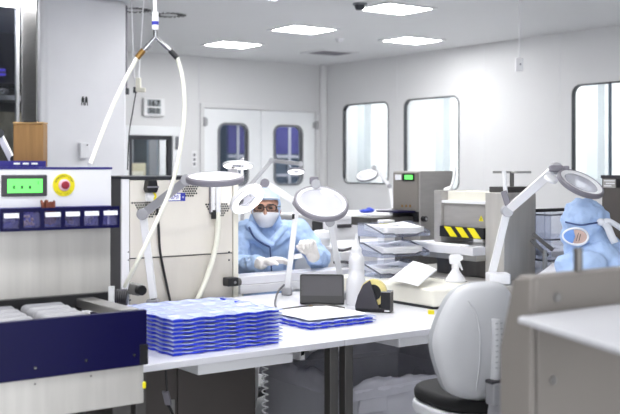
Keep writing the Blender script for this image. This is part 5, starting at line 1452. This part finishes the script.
for px, py, yy in ((556, 297, GY), (552, 380, GY + .012)):
    c = oy(px, py, yy); MB().lathe([(.001, 0), (.009, 0), (.008, .005), (.001, .006)], c, -Y, 18).build('bolt', 'steel', t, smooth=True)
c = oy(580, 272, GY + .02); MB().cyl((c.x, GY + .025, GZ), (c.x, GY + .025, GZ + .05), .0095, n=16).build('pin', 'steel_dark', t, bevel=.002)
for xx in (GX + .05, 2.45): MB().box((xx - .02, GY + .02, 0), (xx + .02, GY + .06, .3)).build('foot', 'steel_dark', t)
A_ = oy(517.5, 317.5, 1.345)
poly = [(A_.x, A_.y), (A_.x - .135, A_.y - .37), (2.3, A_.y - .37), (2.3, A_.y)]
MB().prism(poly, (0, 0, A_.z - .011), X, Y, Z * .013).build('white_shelf', 'shelf_white', t, bevel=.004)
MB().box((GX + .1, GY - .03, A_.z - .05), (GX + .14, GY + .002, A_.z - .011)).box((2.1, GY - .03, A_.z - .05), (2.14, GY + .002, A_.z - .011)).build('shelf_bracket', 'steel_dark', t)

# ================================================================== UNDER THE TABLE
t = thing('lined_bin', 'large grey plastic bin with a translucent liner under the right table', 'bin', (2.9, 3.5, 0))
bx0, bx1, by0, by1, bzr = 2.5, 3.3, 3.17, 3.8, .5
MB().ring_frame(rect(bx0, bx1, by0, by1), rect(bx0 + .02, bx1 - .02, by0 + .02, by1 - .02), (0, 0, .001), X, Y, Z * bzr).build('tub_wall', 'tub_grey', t, bevel=.006)
MB().box((bx0 + .01, by0 + .01, .001), (bx1 - .01, by1 - .01, .02)).build('tub_floor', 'tub_grey', t)
MB().ring_frame(rrect(bx1 - bx0 + .03, by1 - by0 + .03, .03, 4, (bx0 + bx1) / 2, (by0 + by1) / 2), rrect(bx1 - bx0 - .03, by1 - by0 - .03, .02, 4, (bx0 + bx1) / 2, (by0 + by1) / 2), (0, 0, bzr), X, Y, Z * .022).build('rim', 'tub_grey', t, bevel=.004)
MB().prism([(0, 0), (.16, 0), (.15, .06), (.01, .06)], (2.53, by0 - .012, bzr - .08), X, Z, Y * .012).build('handle_tab', 'tub_grey', t, bevel=.004)
def liner(u, v):
    a = 2 * PI * u
    base = rr_[int(u * len(rr_)) % len(rr_)]
    return base
cxb, cyb = (bx0 + bx1) / 2, (by0 + by1) / 2
perim = spline([Vector((a, b, 0)) for a, b in rrect(bx1 - bx0, by1 - by0, .05, 3, cxb, cyb)], 4, closed=True)
def edgepts(n):
    pts = []; tot = 0; seg = []
    cor = [(bx1, by1), (bx0, by1), (bx0, by0), (bx1, by0)]
    for i in range(n):
        f = 4 * i / n; k = int(f); g = f - k; a = cor[k % 4]; b = cor[(k + 1) % 4]
        pts.append((a[0] + (b[0] - a[0]) * g, a[1] + (b[1] - a[1]) * g))
    return pts
E_ = edgepts(160); m = MB(); rings = []
for j, (sc, zz) in enumerate(((1.046, bzr - .02), (1.05, bzr + .005), (1.04, bzr + .03), (1.0, bzr + .05), (.965, bzr + .03), (.95, bzr - .08), (.93, bzr - .25), (.8, .09))):
    ring = []
    for i, (x, y) in enumerate(E_):
        wv = noise.noise(Vector((x * 7, y * 7, j * .6)))
        wv2 = noise.noise(Vector((x * 23, y * 23, j * .9)))
        s_ = sc + (.012 * wv + .008 * wv2) * (1 if j > 1 else .3)
        ring.append(m.bm.verts.new((cxb + (x - cxb) * s_, cyb + (y - cyb) * s_, zz + (.045 * wv + .012 * wv2) * (1 if 1 < j < 6 else .15) + (.06 * max(0, (x - 2.9) / .44) if 1 < j < 5 and y > cyb else 0))))
    rings.append(ring)
n = len(E_)
for j in range(len(rings) - 1):
    for i in range(n): m.bm.faces.new((rings[j][i], rings[j][(i + 1) % n], rings[j + 1][(i + 1) % n], rings[j + 1][i]))
m.bm.faces.new(rings[-1])
m.build('liner', 'bag_grey', t, smooth='all')
def scrap(u, v):
    x = bx0 + .08 + (bx1 - bx0 - .16) * u; y = by0 + .08 + (by1 - by0 - .16) * v
    return Vector((x, y, .33 + .12 * noise.noise(Vector((x * 6, y * 6, 3))) + .06 * noise.noise(Vector((x * 15, y * 15, 1)))))
o = MB().grid(scrap, 30, 24).build('film_scraps', 'bag_grey', smooth='all', solid=.004); tag(o, 'crumpled translucent film scraps filling the lined bin', 'scraps', kind='stuff')
# dark cabinet under the left table
t = thing('under_table_cabinet', 'dark steel cabinet under the left table behind the drawer', 'cabinet', (1.95, 3.9, 0))
MB().box((1.62, 3.55, .06), (2.29, 4.3, .66)).build('body', 'taupe_dark', t, bevel=.005)
MB().box((1.63, 3.54, .08), (1.905, 3.55, .65)).build('door', 'taupe_dark', t, bevel=.003)
MB().box((1.915, 3.54, .08), (2.28, 3.55, .65)).build('door', 'taupe_dark', t, bevel=.003)
MB().box((1.88, 3.53, .35), (1.895, 3.54, .5)).build('handle', 'steel', t)
MB().box((1.66, 3.6, .001), (2.16, 4.25, .06)).build('plinth', 'black_plastic', t)
t = thing('power_plug', 'grey power connector hanging on a black cord below the left table', 'plug', onz(170, 395, .5))
c = oy(167, 398, 3.28)
MB().tube(spline([Vector((c.x - .01, c.y, TZ - .028)), oy(166.5, 380, 3.28), c + Z * .02]), .004, 8).tube(spline([c - Z * .02, oy(172, 412, 3.28), oy(176, 425, 3.28)]), .005, 8).build('cord', 'black_plastic', t)
MB().obox(c, RGT * .012, FWD * .01, (UP * .97 - RGT * .24).normalized() * .026).build('connector', 'rim_grey', t, bevel=.003)
t = thing('coiled_cord', 'white coiled cord hanging beside the left edge of the lined bin', 'cord', (*oy(265, 395, 3.45).xy, TZ - .03))
c = oy(265, 395, 3.45)
m = MB(); m.tube([Vector((c.x + .012 * math.cos(a), c.y + .012 * math.sin(a), TZ - .0295 - a * .0042)) for a in [k * .5 for k in range(200)]], .003, 6)
m.build('coil', 'white_plastic', t, smooth='all')
